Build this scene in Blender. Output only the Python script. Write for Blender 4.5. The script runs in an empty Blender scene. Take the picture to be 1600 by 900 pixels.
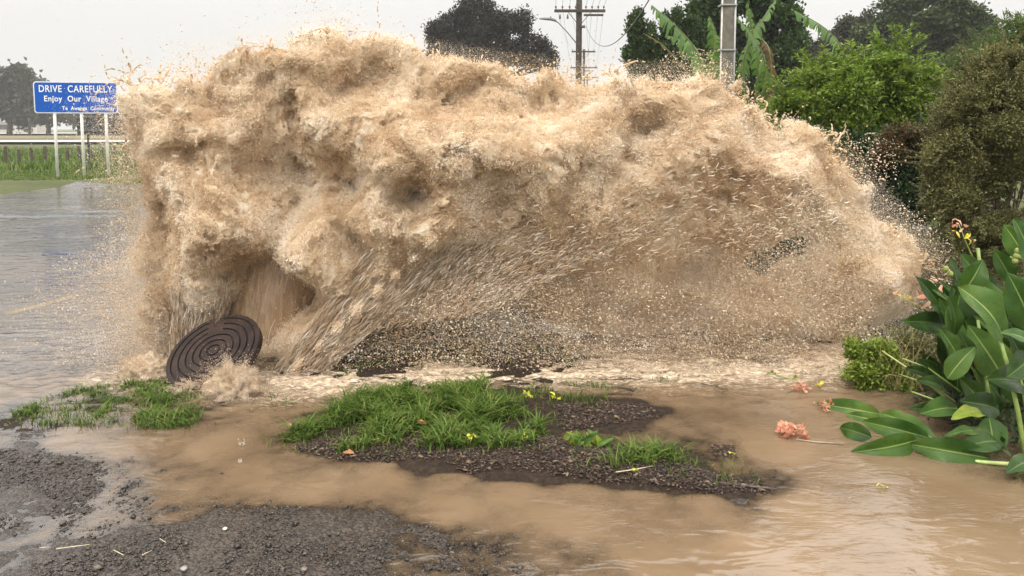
import bpy, bmesh, math, random, time
import numpy as np
from mathutils import Vector, Matrix
T0 = time.time()
rng = np.random.default_rng(7); random.seed(7)
R = math.radians; PI = math.pi
scene = bpy.context.scene
C = scene.collection
# ------------------------------------------------------------------ camera
CH = 1.67; FPX = 1164.0; PITCH = R(4.91)
cp, sp = math.cos(PITCH), math.sin(PITCH)
def ray(px, py):
    x = (px-800)/FPX; v = (300-py)/FPX
    return np.array([x, cp+v*sp, -sp+v*cp])
def G(px, py, z=0.0):
    d = ray(px, py); t = (z-CH)/d[2]
    return Vector((d[0]*t, d[1]*t, z))
def P(px, py, Y):
    d = ray(px, py); t = Y/d[1]
    return Vector((d[0]*t, Y, CH+d[2]*t))
cam = bpy.data.cameras.new('camera'); co = bpy.data.objects.new('camera', cam); C.objects.link(co)
cam.sensor_width = 36; cam.lens = 36*FPX/1600; cam.shift_y = -150/1600
co.location = (0, 0, CH); co.rotation_euler = (PI/2-PITCH, 0, 0)
cam.clip_start = 0.05; cam.clip_end = 6000
scene.camera = co
# ------------------------------------------------------------------ object helpers
def tag(o, label=None, cat=None, group=None, kind=None):
    if label: o['label'] = label
    if cat: o['category'] = cat
    if group: o['group'] = group
    if kind: o['kind'] = kind
    return o
def empty(name, loc=(0, 0, 0), rz=0, label=None, cat=None, group=None):
    o = bpy.data.objects.new(name, None); C.objects.link(o)
    o.location = loc; o.rotation_euler = (0, 0, rz); o.empty_display_size = .1
    return tag(o, label, cat, group)
def link(name, me, mat, parent=None, smooth=False):
    o = bpy.data.objects.new(name, me); C.objects.link(o)
    if mat: me.materials.append(mat)
    if parent is not None: o.parent = parent
    if smooth and len(me.polygons):
        me.polygons.foreach_set('use_smooth', np.ones(len(me.polygons), dtype=bool))
    return o
def npmesh(name, V, F, mat, parent=None, smooth=False, Q=None):
    """V (n,3); F (m,3) triangles and/or Q (k,4) quads"""
    me = bpy.data.meshes.new(name)
    V = np.asarray(V, dtype=np.float32)
    parts = []; starts = []; tot = 0
    nl = []
    for A in (F, Q):
        if A is None or len(A) == 0: continue
        A = np.asarray(A, dtype=np.int32); k = A.shape[1]
        parts.append(A.ravel()); nl.append(np.full(len(A), k, dtype=np.int32))
    L = np.concatenate(parts); NL = np.concatenate(nl)
    ST = np.concatenate([[0], np.cumsum(NL)[:-1]]).astype(np.int32)
    me.vertices.add(len(V)); me.vertices.foreach_set('co', V.ravel())
    me.loops.add(len(L)); me.loops.foreach_set('vertex_index', L)
    me.polygons.add(len(NL)); me.polygons.foreach_set('loop_start', ST)
    me.update(calc_edges=True)
    return link(name, me, mat, parent, smooth)
class MB:
    def __init__(s): s.v = []; s.f = []
    def add(s, vs, fs):
        n = len(s.v); s.v += [tuple(v) for v in vs]; s.f += [tuple(i+n for i in f) for f in fs]
    def box(s, c, d, rot=None):
        c = Vector(c); M = rot if rot is not None else Matrix.Identity(3)
        vs = [c+M@Vector((x*d[0]/2, y*d[1]/2, z*d[2]/2)) for x in (-1, 1) for y in (-1, 1) for z in (-1, 1)]
        s.add(vs, [(0, 1, 3, 2), (4, 6, 7, 5), (0, 4, 5, 1), (2, 3, 7, 6), (0, 2, 6, 4), (1, 5, 7, 3)])
    def tube(s, pts, rad, n=8, cap=True):
        pts = [Vector(p) for p in pts]
        if not hasattr(rad, '__len__'): rad = [rad]*len(pts)
        up = None; vs = []; fs = []
        for i, p in enumerate(pts):
            t = (pts[min(i+1, len(pts)-1)]-pts[max(i-1, 0)]).normalized()
            if up is None:
                up = t.orthogonal().normalized()
            up = (up-t*up.dot(t)); up = up.normalized() if up.length > 1e-6 else t.orthogonal().normalized()
            w = t.cross(up)
            for k in range(n):
                a = 2*PI*k/n; vs.append(p+(up*math.cos(a)+w*math.sin(a))*rad[i])
        for i in range(len(pts)-1):
            for k in range(n):
                a = i*n+k; b = i*n+(k+1) % n; fs.append((a, b, b+n, a+n))
        if cap:
            fs.append(tuple(range(n))[::-1]); fs.append(tuple((len(pts)-1)*n+k for k in range(n)))
        s.add(vs, fs)
    def build(s, name, mat, parent=None, smooth=False):
        me = bpy.data.meshes.new(name); me.from_pydata(s.v, [], s.f); me.update()
        return link(name, me, mat, parent, smooth)
def bevel(o, w=.004, seg=2):
    m = o.modifiers.new('bevel', 'BEVEL'); m.width = w; m.segments = seg; m.limit_method = 'ANGLE'; return o
def copy_tree(o, parent=None):
    c = o.copy(); C.objects.link(c); c.parent = parent
    for ch in list(o.children): copy_tree(ch, c)
    return c
# ------------------------------------------------------------------ noise
_NT = rng.random(64*64*64).astype(np.float32)
def vnoise(x, y, z):
    x = np.asarray(x, np.float32); y = np.asarray(y, np.float32); z = np.asarray(z, np.float32)
    xf = np.floor(x); yf = np.floor(y); zf = np.floor(z)
    fx = x-xf; fy = y-yf; fz = z-zf
    fx = fx*fx*(3-2*fx); fy = fy*fy*(3-2*fy); fz = fz*fz*(3-2*fz)
    x0 = (xf.astype(np.int32) & 63) << 12; x1 = ((xf.astype(np.int32)+1) & 63) << 12
    y0 = (yf.astype(np.int32) & 63) << 6; y1 = ((yf.astype(np.int32)+1) & 63) << 6
    z0 = zf.astype(np.int32) & 63; z1 = (zf.astype(np.int32)+1) & 63
    def lp(a, b, t): return a+(b-a)*t
    c0 = lp(lp(_NT[x0+y0+z0], _NT[x1+y0+z0], fx), lp(_NT[x0+y1+z0], _NT[x1+y1+z0], fx), fy)
    c1 = lp(lp(_NT[x0+y0+z1], _NT[x1+y0+z1], fx), lp(_NT[x0+y1+z1], _NT[x1+y1+z1], fx), fy)
    return lp(c0, c1, fz)
def fbm(x, y, z=0.0, o=4, sc=1.0):
    z = np.zeros_like(x)+z
    r = 0; a = .5; t = 0
    for i in range(o):
        r = r+a*vnoise(x*sc+i*7.3, y*sc+i*3.1, z*sc+i*5.7); t += a; a *= .5; sc *= 2.03
    return r/t
def idw(pts, vals, X, Y, p=2.5, eps=1e-3):
    pts = np.asarray(pts, float); vals = np.asarray(vals, float)
    W = 0; S = 0
    for (a, b), v in zip(pts, vals):
        w = 1/((X-a)**2+(Y-b)**2+eps)**(p/2); W = W+w; S = S+w*v
    return S/W
def poly_sd(poly, X, Y):
    """signed distance, positive inside"""
    poly = np.asarray(poly, float); n = len(poly)
    D = np.full(X.shape, 1e9); ins = np.zeros(X.shape, bool)
    for i in range(n):
        ax, ay = poly[i]; bx, by = poly[(i+1) % n]
        dx, dy = bx-ax, by-ay
        t = np.clip(((X-ax)*dx+(Y-ay)*dy)/(dx*dx+dy*dy+1e-12), 0, 1)
        D = np.minimum(D, (X-ax-t*dx)**2+(Y-ay-t*dy)**2)
        if ay != by:
            c = ((ay > Y) != (by > Y)) & (X < (bx-ax)*(Y-ay)/(by-ay)+ax)
            ins ^= c
    D = np.sqrt(D); return np.where(ins, D, -D)
def smooth01(x): x = np.clip(x, 0, 1); return x*x*(3-2*x)
# ------------------------------------------------------------------ materials
def nt_mat(name):
    m = bpy.data.materials.new(name); m.use_nodes = True
    return m, m.node_tree, m.node_tree.nodes, m.node_tree.links, m.node_tree.nodes['Principled BSDF']
def ramp(nt, fac, stops, interp='LINEAR'):
    r = nt.nodes.new('ShaderNodeValToRGB'); cr = r.color_ramp; cr.interpolation = interp
    while len(cr.elements) < len(stops): cr.elements.new(.5)
    for e, (p, c) in zip(cr.elements, stops):
        e.position = p; e.color = (*c, 1) if len(c) == 3 else c
    nt.links.new(fac, r.inputs[0]); return r.outputs[0]
def noise(nt, scale, detail=4, rough=.6, coord='Object', dist=0, vec=None, mapscale=None):
    n = nt.nodes.new('ShaderNodeTexNoise'); n.inputs['Scale'].default_value = scale
    n.inputs['Detail'].default_value = detail; n.inputs['Roughness'].default_value = rough
    n.inputs['Distortion'].default_value = dist
    if vec is None:
        tc = nt.nodes.new('ShaderNodeTexCoord'); vec = tc.outputs[coord]
    if mapscale:
        mp = nt.nodes.new('ShaderNodeMapping'); mp.inputs['Scale'].default_value = mapscale
        nt.links.new(vec, mp.inputs[0]); vec = mp.outputs[0]
    nt.links.new(vec, n.inputs['Vector']); return n.outputs['Fac']
def bump(nt, h, strength=.5, dist=.01, prev=None):
    b = nt.nodes.new('ShaderNodeBump'); b.inputs['Strength'].default_value = strength; b.inputs['Distance'].default_value = dist
    nt.links.new(h, b.inputs['Height'])
    if prev is not None: nt.links.new(prev, b.inputs['Normal'])
    return b.outputs[0]
def math_(nt, op, a, b=None, clamp=False):
    n = nt.nodes.new('ShaderNodeMath'); n.operation = op; n.use_clamp = clamp
    for i, v in enumerate((a, b)):
        if v is None: continue
        if isinstance(v, (int, float)): n.inputs[i].default_value = v
        else: nt.links.new(v, n.inputs[i])
    return n.outputs[0]
def mixc(nt, fac, a, b):
    n = nt.nodes.new('ShaderNodeMix'); n.data_type = 'RGBA'
    for i, v in ((0, fac), (6, a), (7, b)):
        if isinstance(v, (int, float)): n.inputs[i].default_value = v
        elif isinstance(v, tuple): n.inputs[i].default_value = (*v, 1)
        else: nt.links.new(v, n.inputs[i])
    return n.outputs[2]
def simple_mat(name, col, rough=.7, spec=.5, nscale=20, var=.25, bstr=.3, bdist=.003, metallic=0, col2=None):
    m, nt, N, L, b = nt_mat(name)
    f = noise(nt, nscale, 5)
    c2 = col2 or tuple(c*(1-var) for c in col); c1 = tuple(min(1, c*(1+var)) for c in col) if col2 is None else col
    L.new(ramp(nt, f, [(.35, c2), (.65, c1)]), b.inputs['Base Color'])
    b.inputs['Roughness'].default_value = rough; b.inputs['Specular IOR Level'].default_value = spec
    b.inputs['Metallic'].default_value = metallic
    if bstr: L.new(bump(nt, noise(nt, nscale*4, 4), bstr, bdist), b.inputs['Normal'])
    return m
def leaf_mat(name, stops, rough=.45, transl=.3, spec=.4, zscale=None):
    """stops: list of colours picked at random for each leaf (island)"""
    m, nt, N, L, b = nt_mat(name)
    g = N.new('ShaderNodeNewGeometry')
    k = len(stops)
    n2 = noise(nt, zscale or 1.5, 3)
    f = math_(nt, 'ADD', math_(nt, 'MULTIPLY', g.outputs['Random Per Island'], .6), math_(nt, 'MULTIPLY', n2, .4))
    col = ramp(nt, f, [(.1+.8*i/(k-1), c) for i, c in enumerate(stops)])
    L.new(col, b.inputs['Base Color']); b.inputs['Roughness'].default_value = rough
    b.inputs['Specular IOR Level'].default_value = spec
    t = N.new('ShaderNodeBsdfTranslucent'); L.new(col, t.inputs[0])
    mx = N.new('ShaderNodeMixShader'); mx.inputs[0].default_value = transl
    L.new(b.outputs[0], mx.inputs[1]); L.new(t.outputs[0], mx.inputs[2])
    L.new(mx.outputs[0], N['Material Output'].inputs[0]); return m
# ------------------------------------------------------------------ world and light
w = bpy.data.worlds.new('World'); scene.world = w; w.use_nodes = True
wn = w.node_tree; bg = wn.nodes['Background']
sky = wn.nodes.new('ShaderNodeTexSky'); sky.sky_type = 'NISHITA'; sky.sun_disc = False
SUN_EL, SUN_AZ = R(58), R(205)      # azimuth clockwise from +Y
sky.sun_elevation = SUN_EL; sky.sun_rotation = SUN_AZ; sky.air_density = 1; sky.dust_density = 4
# an overcast cloud deck over the clear sky, brightened above the view for water reflections
tc = wn.nodes.new('ShaderNodeTexCoord'); sx = wn.nodes.new('ShaderNodeSeparateXYZ'); wn.links.new(tc.outputs['Generated'], sx.inputs[0])
cl = ramp(wn, sx.outputs['Z'], [(0, (.69, .675, .645)), (.22, (.90, .885, .86)), (.36, (2.1, 2.06, 2.0)), (.6, (2.7, 2.65, 2.57)), (1, (2.6, 2.56, 2.5))])
nz = noise(wn, 2.2, 4, .55, 'Generated', .5)
cl2 = mixc(wn, .5, cl, cl)
vm = wn.nodes.new('ShaderNodeVectorMath'); vm.operation = 'SCALE'; wn.links.new(cl, vm.inputs[0])
wn.links.new(math_(wn, 'ADD', math_(wn, 'MULTIPLY', nz, .16), .94), vm.inputs['Scale'])
SKYK = .10
vm2 = wn.nodes.new('ShaderNodeVectorMath'); vm2.operation = 'SCALE'; wn.links.new(vm.outputs[0], vm2.inputs[0]); vm2.inputs['Scale'].default_value = 1/SKYK
mx = mixc(wn, .95, sky.outputs[0], vm2.outputs[0])
wn.links.new(mx, bg.inputs[0]); bg.inputs[1].default_value = SKYK
sl = bpy.data.lights.new('sun', 'SUN'); so = bpy.data.objects.new('sun', sl); C.objects.link(so)
sl.energy = 1.5; sl.angle = R(10); sl.color = (1, .97, .92)
sd = Vector((math.sin(SUN_AZ)*math.cos(SUN_EL), math.cos(SUN_AZ)*math.cos(SUN_EL), math.sin(SUN_EL)))
so.rotation_euler = (-sd).to_track_quat('-Z', 'Y').to_euler()
vs = scene.view_settings; vs.view_transform = 'Standard'; vs.look = 'None'; vs.exposure = .17; vs.gamma = 1; vs.use_curve_mapping = False
scene.cycles.max_bounces = 5; scene.cycles.transparent_max_bounces = 12; scene.cycles.volume_bounces = 0
scene.cycles.caustics_reflective = False; scene.cycles.caustics_refractive = False
scene.cycles.use_adaptive_sampling = True; scene.cycles.adaptive_threshold = .015
# ================================================================== the burst of muddy water
BY = 5.65                      # the fan stands in the plane y = BY
NOZ = G(385, 566)
def U2X(u): return (u-800)/FPX*BY*1.0
def V2Z(v): return CH+(200-v)/FPX*BY
def up(pts): return [(U2X(a), V2Z(b)) for a, b in pts]
OUT = up([(256, 560), (254, 500), (256, 450), (228, 380), (218, 320), (212, 262), (198, 225), (196, 160), (208, 128), (240, 112), (285, 122),
          (320, 108), (372, 98), (420, 92), (455, 80), (490, 58), (520, 48), (556, 64), (590, 66), (640, 78), (690, 92), (730, 108),
          (790, 120), (850, 118), (905, 128), (945, 120), (958, 110), (985, 134), (1030, 138), (1080, 136), (1100, 122), (1130, 120), (1150, 146), (1172, 168), (1200, 184),
          (1232, 210), (1262, 200), (1284, 205), (1292, 238), (1312, 268), (1330, 300), (1372, 332), (1400, 362), (1440, 382), (1462, 412), (1458, 450),
          (1440, 500), (1390, 535), (1320, 560), (1230, 560), (1120, 555), (1000, 540), (880, 515), (780, 485), (730, 500), (680, 540), (640, 575), (580, 610), (500, 616), (440, 612), (340, 604), (262, 600)])
def build_burst():
    import openvdb as vdb
    vx = .0105
    xs = np.arange(U2X(150), U2X(1510), vx, dtype=np.float32); zs = np.arange(-.03, V2Z(20)+.05, vx, dtype=np.float32)
    ys = np.arange(4.75, 6.55, vx, dtype=np.float32)
    X2, Z2 = np.meshgrid(xs, zs, indexing='ij')
    S = poly_sd(OUT, X2, Z2).astype(np.float32)
    hole = ((X2-U2X(1236)-.1*np.sin(Z2*9))/.34)**2+((Z2-V2Z(410))/.30)**2
    hole = np.minimum(hole, 9)
    S = np.minimum(S, (np.sqrt(hole)-1)*.22+.06+.12*(fbm(X2*9, Z2*9, 4., 2)-.5).astype(np.float32))
    S = S-.085*smooth01((Z2-1.2)/.7)-.10*smooth01((U2X(420)-X2)/.5)*smooth01((Z2-.5)/.5)
    # large forms: (u, v, radius px, metres towards the camera)
    blobs = [(330, 180, 110, .18), (560, 170, 120, .12), (290, 290, 80, .10), (385, 335, 70, .24), (325, 430, 50, .14), (285, 540, 50, .02), (340, 520, 46, -.30), (505, 395, 48, .30),
             (600, 330, 60, .22), (690, 330, 60, .16), (440, 455, 20, .22), (640, 230, 70, .28), (760, 230, 90, .26), (900, 180, 110, .2), (1060, 170, 110, .22),
             (1240, 260, 80, .2), (1180, 330, 90, .12), (1380, 440, 70, .1), (500, 95, 60, .1), (1000, 300, 140, .1), (840, 330, 90, .02),
             (480, 262, 55, -.40), (420, 262, 40, -.2), (565, 290, 48, -.36), (575, 375, 38, -.34), (470, 330, 34, -.35), (655, 300, 36, -.3), (425, 425, 44, -.66), (400, 490, 40, -.66), (470, 450, 45, -.6), (590, 130, 42, -.28), (540, 150, 30, -.25), (470, 170, 40, -.28), (380, 180, 30, -.2),
             (690, 165, 45, -.28), (850, 168, 55, -.34), (1000, 215, 45, -.26), (720, 430, 70, -.3), (900, 450, 120, -.34), (1100, 480, 110, -.3), (660, 290, 30, -.2), (335, 235, 30, -.2), (270, 330, 40, -.15), (620, 200, 40, -.2), (950, 240, 50, -.2), (1120, 270, 40, -.16), (770, 290, 45, -.14)]
    prot = np.zeros_like(X2)
    k = FPX/BY
    for u, v, r, a in blobs:
        prot += a*np.exp(-(((X2-U2X(u))**2+(Z2-V2Z(v))**2)*(k/r)**2)*1.1)
    def seg_d(u0, v0, u1, v1):
        ax, az, bx, bz = U2X(u0), V2Z(v0), U2X(u1), V2Z(v1); t = np.clip(((X2-ax)*(bx-ax)+(Z2-az)*(bz-az))/((bx-ax)**2+(bz-az)**2), 0, 1)
        return np.hypot(X2-ax-t*(bx-ax), Z2-az-t*(bz-az))*k, t
    d1, t1 = seg_d(425, 600, 735, 315); rs_ = ((X2-U2X(425))*(V2Z(315)-V2Z(600))-(Z2-V2Z(600))*(U2X(735)-U2X(425))) > 0
    prot += (.50-.30*t1)*np.exp(-(d1*k/np.where(rs_, 60+40*t1, 30+22*t1))**2)
    prot -= .9*smooth01((X2-U2X(500))/.6)*smooth01((V2Z(470)-Z2)/.3)*smooth01(.65-X2)
    d2, t2 = seg_d(300, 590, 345, 350); prot += .06*np.exp(-(d2*k/40)**2)
    jetz = np.maximum(np.exp(-(d1*k/80)**2)*(1-t1*.6), .8*np.exp(-(d2*k/60)**2))
    prot -= .30*smooth01((X2-.3)/1.2)
    prot += .10*(fbm(X2*2.3, Z2*2.3, 3., 3)-.5)*2
    T = .10+.30*smooth01(S/.55)
    # calm, finely grained water low on the right; wild lumps elsewhere
    calm = smooth01((X2-U2X(640))/.7)*smooth01((V2Z(250)-Z2)/.8)
    AMP = ((1-.72*calm)*(1-.72*jetz)).astype(np.float32)
    yc = BY-prot.astype(np.float32)
    # flow coordinates: rays leave the manhole and bend over under gravity
    dx = X2-NOZ.x; dz = Z2+.12+.13*dx*dx
    rr = np.sqrt(dx*dx+dz*dz); lr = np.log(rr+.35); th = np.arctan2(dz, dx)
    Y3 = ys[None, None, :]
    base = np.minimum(np.minimum(S, .5)[:, :, None]*.9, T[:, :, None]-np.abs(Y3-yc[:, :, None])).astype(np.float32)
    F = base.copy()
    band = np.nonzero(np.abs(base.ravel()) < .24)[0]
    print('burst voxels', base.size, 'band', len(band), round(time.time()-T0, 1))
    nxz = len(ys)
    for ch in np.array_split(band, max(1, len(band)//1500000)):
        i2 = ch//nxz; y = ys[ch % nxz]
        a = lr.ravel()[i2]; b = th.ravel()[i2]; r = rr.ravel()[i2]; x = X2.ravel()[i2]; z = Z2.ravel()[i2]
        # wobble
        w1 = vnoise(x*3+5, y*3, z*3)-.5; w2 = vnoise(x*3, y*3+9, z*3+4)-.5
        am = AMP.ravel()[i2]
        n = .09*(vnoise(x*2.6+w2, y*2.6, z*2.6)-.5)*am
        xx = x+w1*.45+z*.15; zz = z+w2*.45; yy = y+w1*.25
        w3 = vnoise(xx*9, yy*9, zz*9)-.5
        n += .14*(vnoise(xx*5.5, yy*5.5, zz*5.5+7)-.5)*am
        n += .12*(vnoise(xx*11+w3, yy*11, zz*11+3)-.5)*am
        # torn, fibrous octaves along the flow
        aa = a*5+w1*1.6; bb = b*9+w2*2.0; am = .45+.55*am
        n += .065*(.42-np.abs(vnoise(aa*1.5+w3, bb*2.3, y*18)*2-1))*am
        n += .060*(.42-np.abs(vnoise(aa*3.2+3, bb*5.8+w3*2, y*36+w3*2)*2-1))*am
        n += .052*(.42-np.abs(vnoise(x*40+w3*3, y*40, z*40+w3*3)*2-1))*am
        F.ravel()[ch] += n
    F[[0, -1]] = -.1; F[:, [0, -1]] = -.1; F[:, :, [0, -1]] = -.1
    g = vdb.FloatGrid(.3); 
    np.clip(F, -.06, .06, out=F)
    g = vdb.FloatGrid(.06); g.copyFromArray(np.ascontiguousarray(-F), tolerance=.0)
    pts, tri, quad = g.convertToPolygons(isovalue=0.0, adaptivity=0.0)
    V = np.empty((len(pts), 3), np.float32)
    V[:, 0] = xs[0]+pts[:, 0]*vx; V[:, 2] = zs[0]+pts[:, 1]*vx; V[:, 1] = ys[0]+pts[:, 2]*vx
    print('burst mesh', len(V), len(quad), len(tri), round(time.time()-T0, 1))
    return V, tri, quad
def flow_dir(x, z):
    """unit direction of the water at points of the fan plane"""
    dx = x-NOZ.x; dz = z+.12
    # path z = x tan(a) - .13 x^2 through the point
    s = np.where(np.abs(dx) < .15, np.sign(dx)*.15+.001, dx)
    slope = dz/s-.13*s
    vx = np.sign(s); vz = slope*np.sign(s)
    l = np.sqrt(vx*vx+vz*vz); return vx/l, vz/l
def droplets(Pn, D, ln, rad):
    """stretched octahedra"""
    n = len(Pn); D = D/np.linalg.norm(D, axis=1, keepdims=True)
    a = np.cross(D, rng.normal(size=(n, 3))); a /= np.linalg.norm(a, axis=1, keepdims=True); b = np.cross(D, a)
    l = ln[:, None]/2; r = rad[:, None]
    sh = (rng.random((n, 1))-.3)*l*.8
    V = np.stack([Pn-D*l, Pn+D*l, Pn+a*r+D*sh, Pn+b*r*.8+D*sh, Pn-a*r*.9+D*sh, Pn-b*r+D*sh], 1).reshape(-1, 3)
    T = np.array([(0, 3, 2), (0, 4, 3), (0, 5, 4), (0, 2, 5), (1, 2, 3), (1, 3, 4), (1, 4, 5), (1, 5, 2)])
    return V, (T[None]+6*np.arange(n)[:, None, None]).reshape(-1, 3)
def ligaments(Pn, D, ln, rad, curl=.5, K=6):
    """thin tapering threads of water"""
    n = len(Pn); D = D/np.linalg.norm(D, axis=1, keepdims=True)
    a = np.cross(D, rng.normal(size=(n, 3))); a /= np.linalg.norm(a, axis=1, keepdims=True); b = np.cross(D, a)
    c = curl*(rng.random((n, 1)))*ln[:, None]; ph = rng.random((n, 1))*6.28
    t = np.linspace(-.5, .5, K); rings = []
    for i, u in enumerate(t):
        cen = Pn+D*ln[:, None]*u+a*c*(u*u*2)+b*c*.25*np.sin(u*5+ph)
        r = (rad*(.25+.75*np.sin(PI*(i+.5)/K))*rng.uniform(.6, 1.3, n))[:, None]
        for q in range(3):
            an = q*2*PI/3; rings.append(cen+(a*math.cos(an)+b*math.sin(an))*r)
    V = np.stack(rings, 1).reshape(-1, 3); Q = []
    for i in range(K-1):
        for q in range(3):
            A = i*3+q; B = i*3+(q+1) % 3; Q.append((A, B, B+3, A+3))
    Q = np.array(Q); return V, (Q[None]+3*K*np.arange(n)[:, None, None]).reshape(-1, 4)
def mat_water_body():
    m, nt, N, L, b = nt_mat('churning_mud_water')
    f = noise(nt, 3.2, 6, .7, dist=.6); f2 = noise(nt, 26, 4, .7, dist=1.2)
    f = math_(nt, 'ADD', math_(nt, 'MULTIPLY', f, .6), math_(nt, 'MULTIPLY', f2, .4))
    col = ramp(nt, f, [(.32, (.44, .285, .155)), (.43, (.66, .48, .30)), (.55, (.80, .65, .46)), (.66, (.92, .84, .70))])
    L.new(col, b.inputs['Base Color']); b.inputs['Roughness'].default_value = .2; b.inputs['Specular IOR Level'].default_value = .6
    n1 = noise(nt, 60, 5, .75, dist=1.5)
    L.new(bump(nt, n1, .9, .012), b.inputs['Normal'])
    t = N.new('ShaderNodeBsdfTranslucent'); L.new(col, t.inputs[0]); mx = N.new('ShaderNodeMixShader'); mx.inputs[0].default_value = .2
    L.new(b.outputs[0], mx.inputs[1]); L.new(t.outputs[0], mx.inputs[2]); L.new(mx.outputs[0], N['Material Output'].inputs[0])
    return m
def mat_spray(name='mud_spray', stops=((.48, .32, .18), (.70, .52, .34), (.86, .73, .56), (.96, .92, .85)), tr=.35):
    m, nt, N, L, b = nt_mat(name)
    g = N.new('ShaderNodeNewGeometry'); n2 = noise(nt, 2.2, 4, .6)
    f = math_(nt, 'ADD', math_(nt, 'MULTIPLY', g.outputs['Random Per Island'], .55), math_(nt, 'MULTIPLY', n2, .45))
    k = len(stops); col = ramp(nt, f, [(.2+.6*i/(k-1), c) for i, c in enumerate(stops)])
    L.new(col, b.inputs['Base Color']); b.inputs['Roughness'].default_value = .2; b.inputs['Specular IOR Level'].default_value = .5
    t = N.new('ShaderNodeBsdfTranslucent'); L.new(col, t.inputs[0]); mx = N.new('ShaderNodeMixShader'); mx.inputs[0].default_value = tr
    L.new(b.outputs[0], mx.inputs[1]); L.new(t.outputs[0], mx.inputs[2]); L.new(mx.outputs[0], N['Material Output'].inputs[0])
    return m
def in_poly(poly, n, y0, y1, wt=None):
    """n random points of the polygon (given in fan pixels)"""
    p = np.array(up(poly)); lo, hi = p.min(0), p.max(0); out = []
    c = 0
    while c < n:
        q = lo+(hi-lo)*rng.random((n*3, 2)); s = poly_sd(p, q[:, 0], q[:, 1]); q = q[s > 0]
        if wt is not None: q = q[rng.random(len(q)) < wt(q[:, 0], q[:, 1])]
        out.append(q); c += len(q)
    q = np.concatenate(out)[:n]
    return np.stack([q[:, 0], rng.uniform(y0, y1, n), q[:, 1]], 1)
def dirs(Pn, jit=.3):
    vx, vz = flow_dir(Pn[:, 0], Pn[:, 2]); D = np.stack([vx, np.zeros(len(vx)), vz], 1)
    return D+rng.normal(size=D.shape)*jit
M_BODY = mat_water_body(); M_SPRAY = mat_spray()
burst = empty('water_burst', (NOZ.x, NOZ.y, 0), 0, 'huge fan of churning brown floodwater bursting up from the manhole beside its tilted cover', 'burst of water')
def under(o, root):
    o.parent = root; o.matrix_parent_inverse = Matrix.Translation(root.location).inverted(); return o
BV, BT, BQ = build_burst()
body = under(npmesh('water_body', BV, BT if len(BT) else None, M_BODY, None, True, BQ), burst)
# vertex normals, for throwing spray off the surface
me = body.data; NRM = np.empty(len(me.vertices)*3, np.float32); me.vertex_normals.foreach_get('vector', NRM); NRM = NRM.reshape(-1, 3)
cc = BV.mean(0)
if NRM[(BV[:, 1] < BY-.3)][:, 1].mean() > 0: NRM = -NRM; me.flip_normals(); print('flipped normals')
front = np.nonzero((NRM[:, 1] < .35))[0]
VV = []; FF = []; off = 0; LV = []; LQ = []; loff = 0
def addd(Pn, D, ln, rad):
    global off
    v, f = droplets(Pn, D, ln, rad); VV.append(v); FF.append(f+off); off += len(v)
def addl(Pn, D, ln, rad, curl=.5):
    global loff
    v, f = ligaments(Pn, D, ln, rad, curl); LV.append(v); LQ.append(f+loff); loff += len(v)
# threads and drops thrown off the body
i = rng.choice(front, 9000); p = BV[i]; cl_ = fbm(p[:, 0]*7, p[:, 1]*7, p[:, 2]*7, 3); i = i[cl_ > .52]
p = BV[i]+NRM[i]*(rng.exponential(.012, len(i)))[:, None]
addl(p, dirs(p, .45)+NRM[i]*.3, rng.uniform(.010, .03, len(i)), rng.uniform(.0014, .003, len(i)), 1.6)
i = rng.choice(front, 9000)
p = BV[i]+NRM[i]*(rng.exponential(.035, len(i)))[:, None]+rng.normal(size=(len(i), 3))*.008
addd(p, dirs(p, .8), rng.uniform(.005, .012, len(i)), rng.uniform(.0018, .005, len(i)))
# fringe beyond the outline: clumps of drops and threads above the crest
edge = np.array(OUT); ne = 44
seg = []
for k in range(3, 48):
    a, b_ = edge[k], edge[k+1]; l = np.hypot(*(b_-a)); nn = int(l*420)
    t = rng.random((nn, 1)); q = a+(b_-a)*t; nrm = np.array([-(b_-a)[1], (b_-a)[0]])/l
    seg.append(q+nrm*(rng.exponential(.07, (nn, 1)))*rng.choice([.4, 1, 2.0], (nn, 1), p=[.5, .4, .1]))
q = np.concatenate(seg); clump = fbm(q[:, 0]*6, q[:, 1]*6, 1., 3); q = q[(clump > .45)]
p = np.stack([q[:, 0], BY+rng.normal(size=len(q))*.22, q[:, 1]], 1)
FP = p; FR = .0018+.0016*rng.exponential(1, len(p)).clip(0, 4)
# spray curtain below the jet and along the right
SPP = []; SPR = []
def fine(poly, n, y0, y1, wt=None, r=.0009):
    p = in_poly(poly, n, y0, y1, wt); SPP.append(p); SPR.append(r*(.7+.6*rng.random(n)))
def spray(poly, n, y0, y1, l0, l1, r0, r1, jit=.35, wt=None, thr=0, fall=None):
    p = in_poly(poly, n, y0, y1, wt)
    if n > 25000: p = p[fbm(p[:, 0]*3.5+p[:, 2]*2, p[:, 2]*6, p[:, 1]*3, 4)+rng.normal(size=len(p))*.05 > .47]
    if thr: p = p[fbm(p[:, 0]*5, p[:, 2]*5, p[:, 1]*3, 3) > thr]
    D = dirs(p, jit)
    if fall is not None: D = np.array([fall]*len(p))+rng.normal(size=p.shape)*jit
    kx = rng.random(len(p)) < .35; n_ = int(kx.sum())
    addd(p[kx], D[kx], rng.uniform(l0, l1*1.3, n_), rng.uniform(r0, r1, n_)*.62)
    SPP.append(p[~kx]); SPR.append((.0010+.0011*rng.exponential(1, len(p)-n_).clip(0, 4.5))*(r1/.005))
spray([(440, 590), (560, 490), (690, 390), (860, 380), (1000, 420), (1300, 480), (1420, 520), (1330, 590), (900, 590), (600, 596)], 56000, 4.95, 6.3, .008, .026, .0025, .0058, .4)
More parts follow.
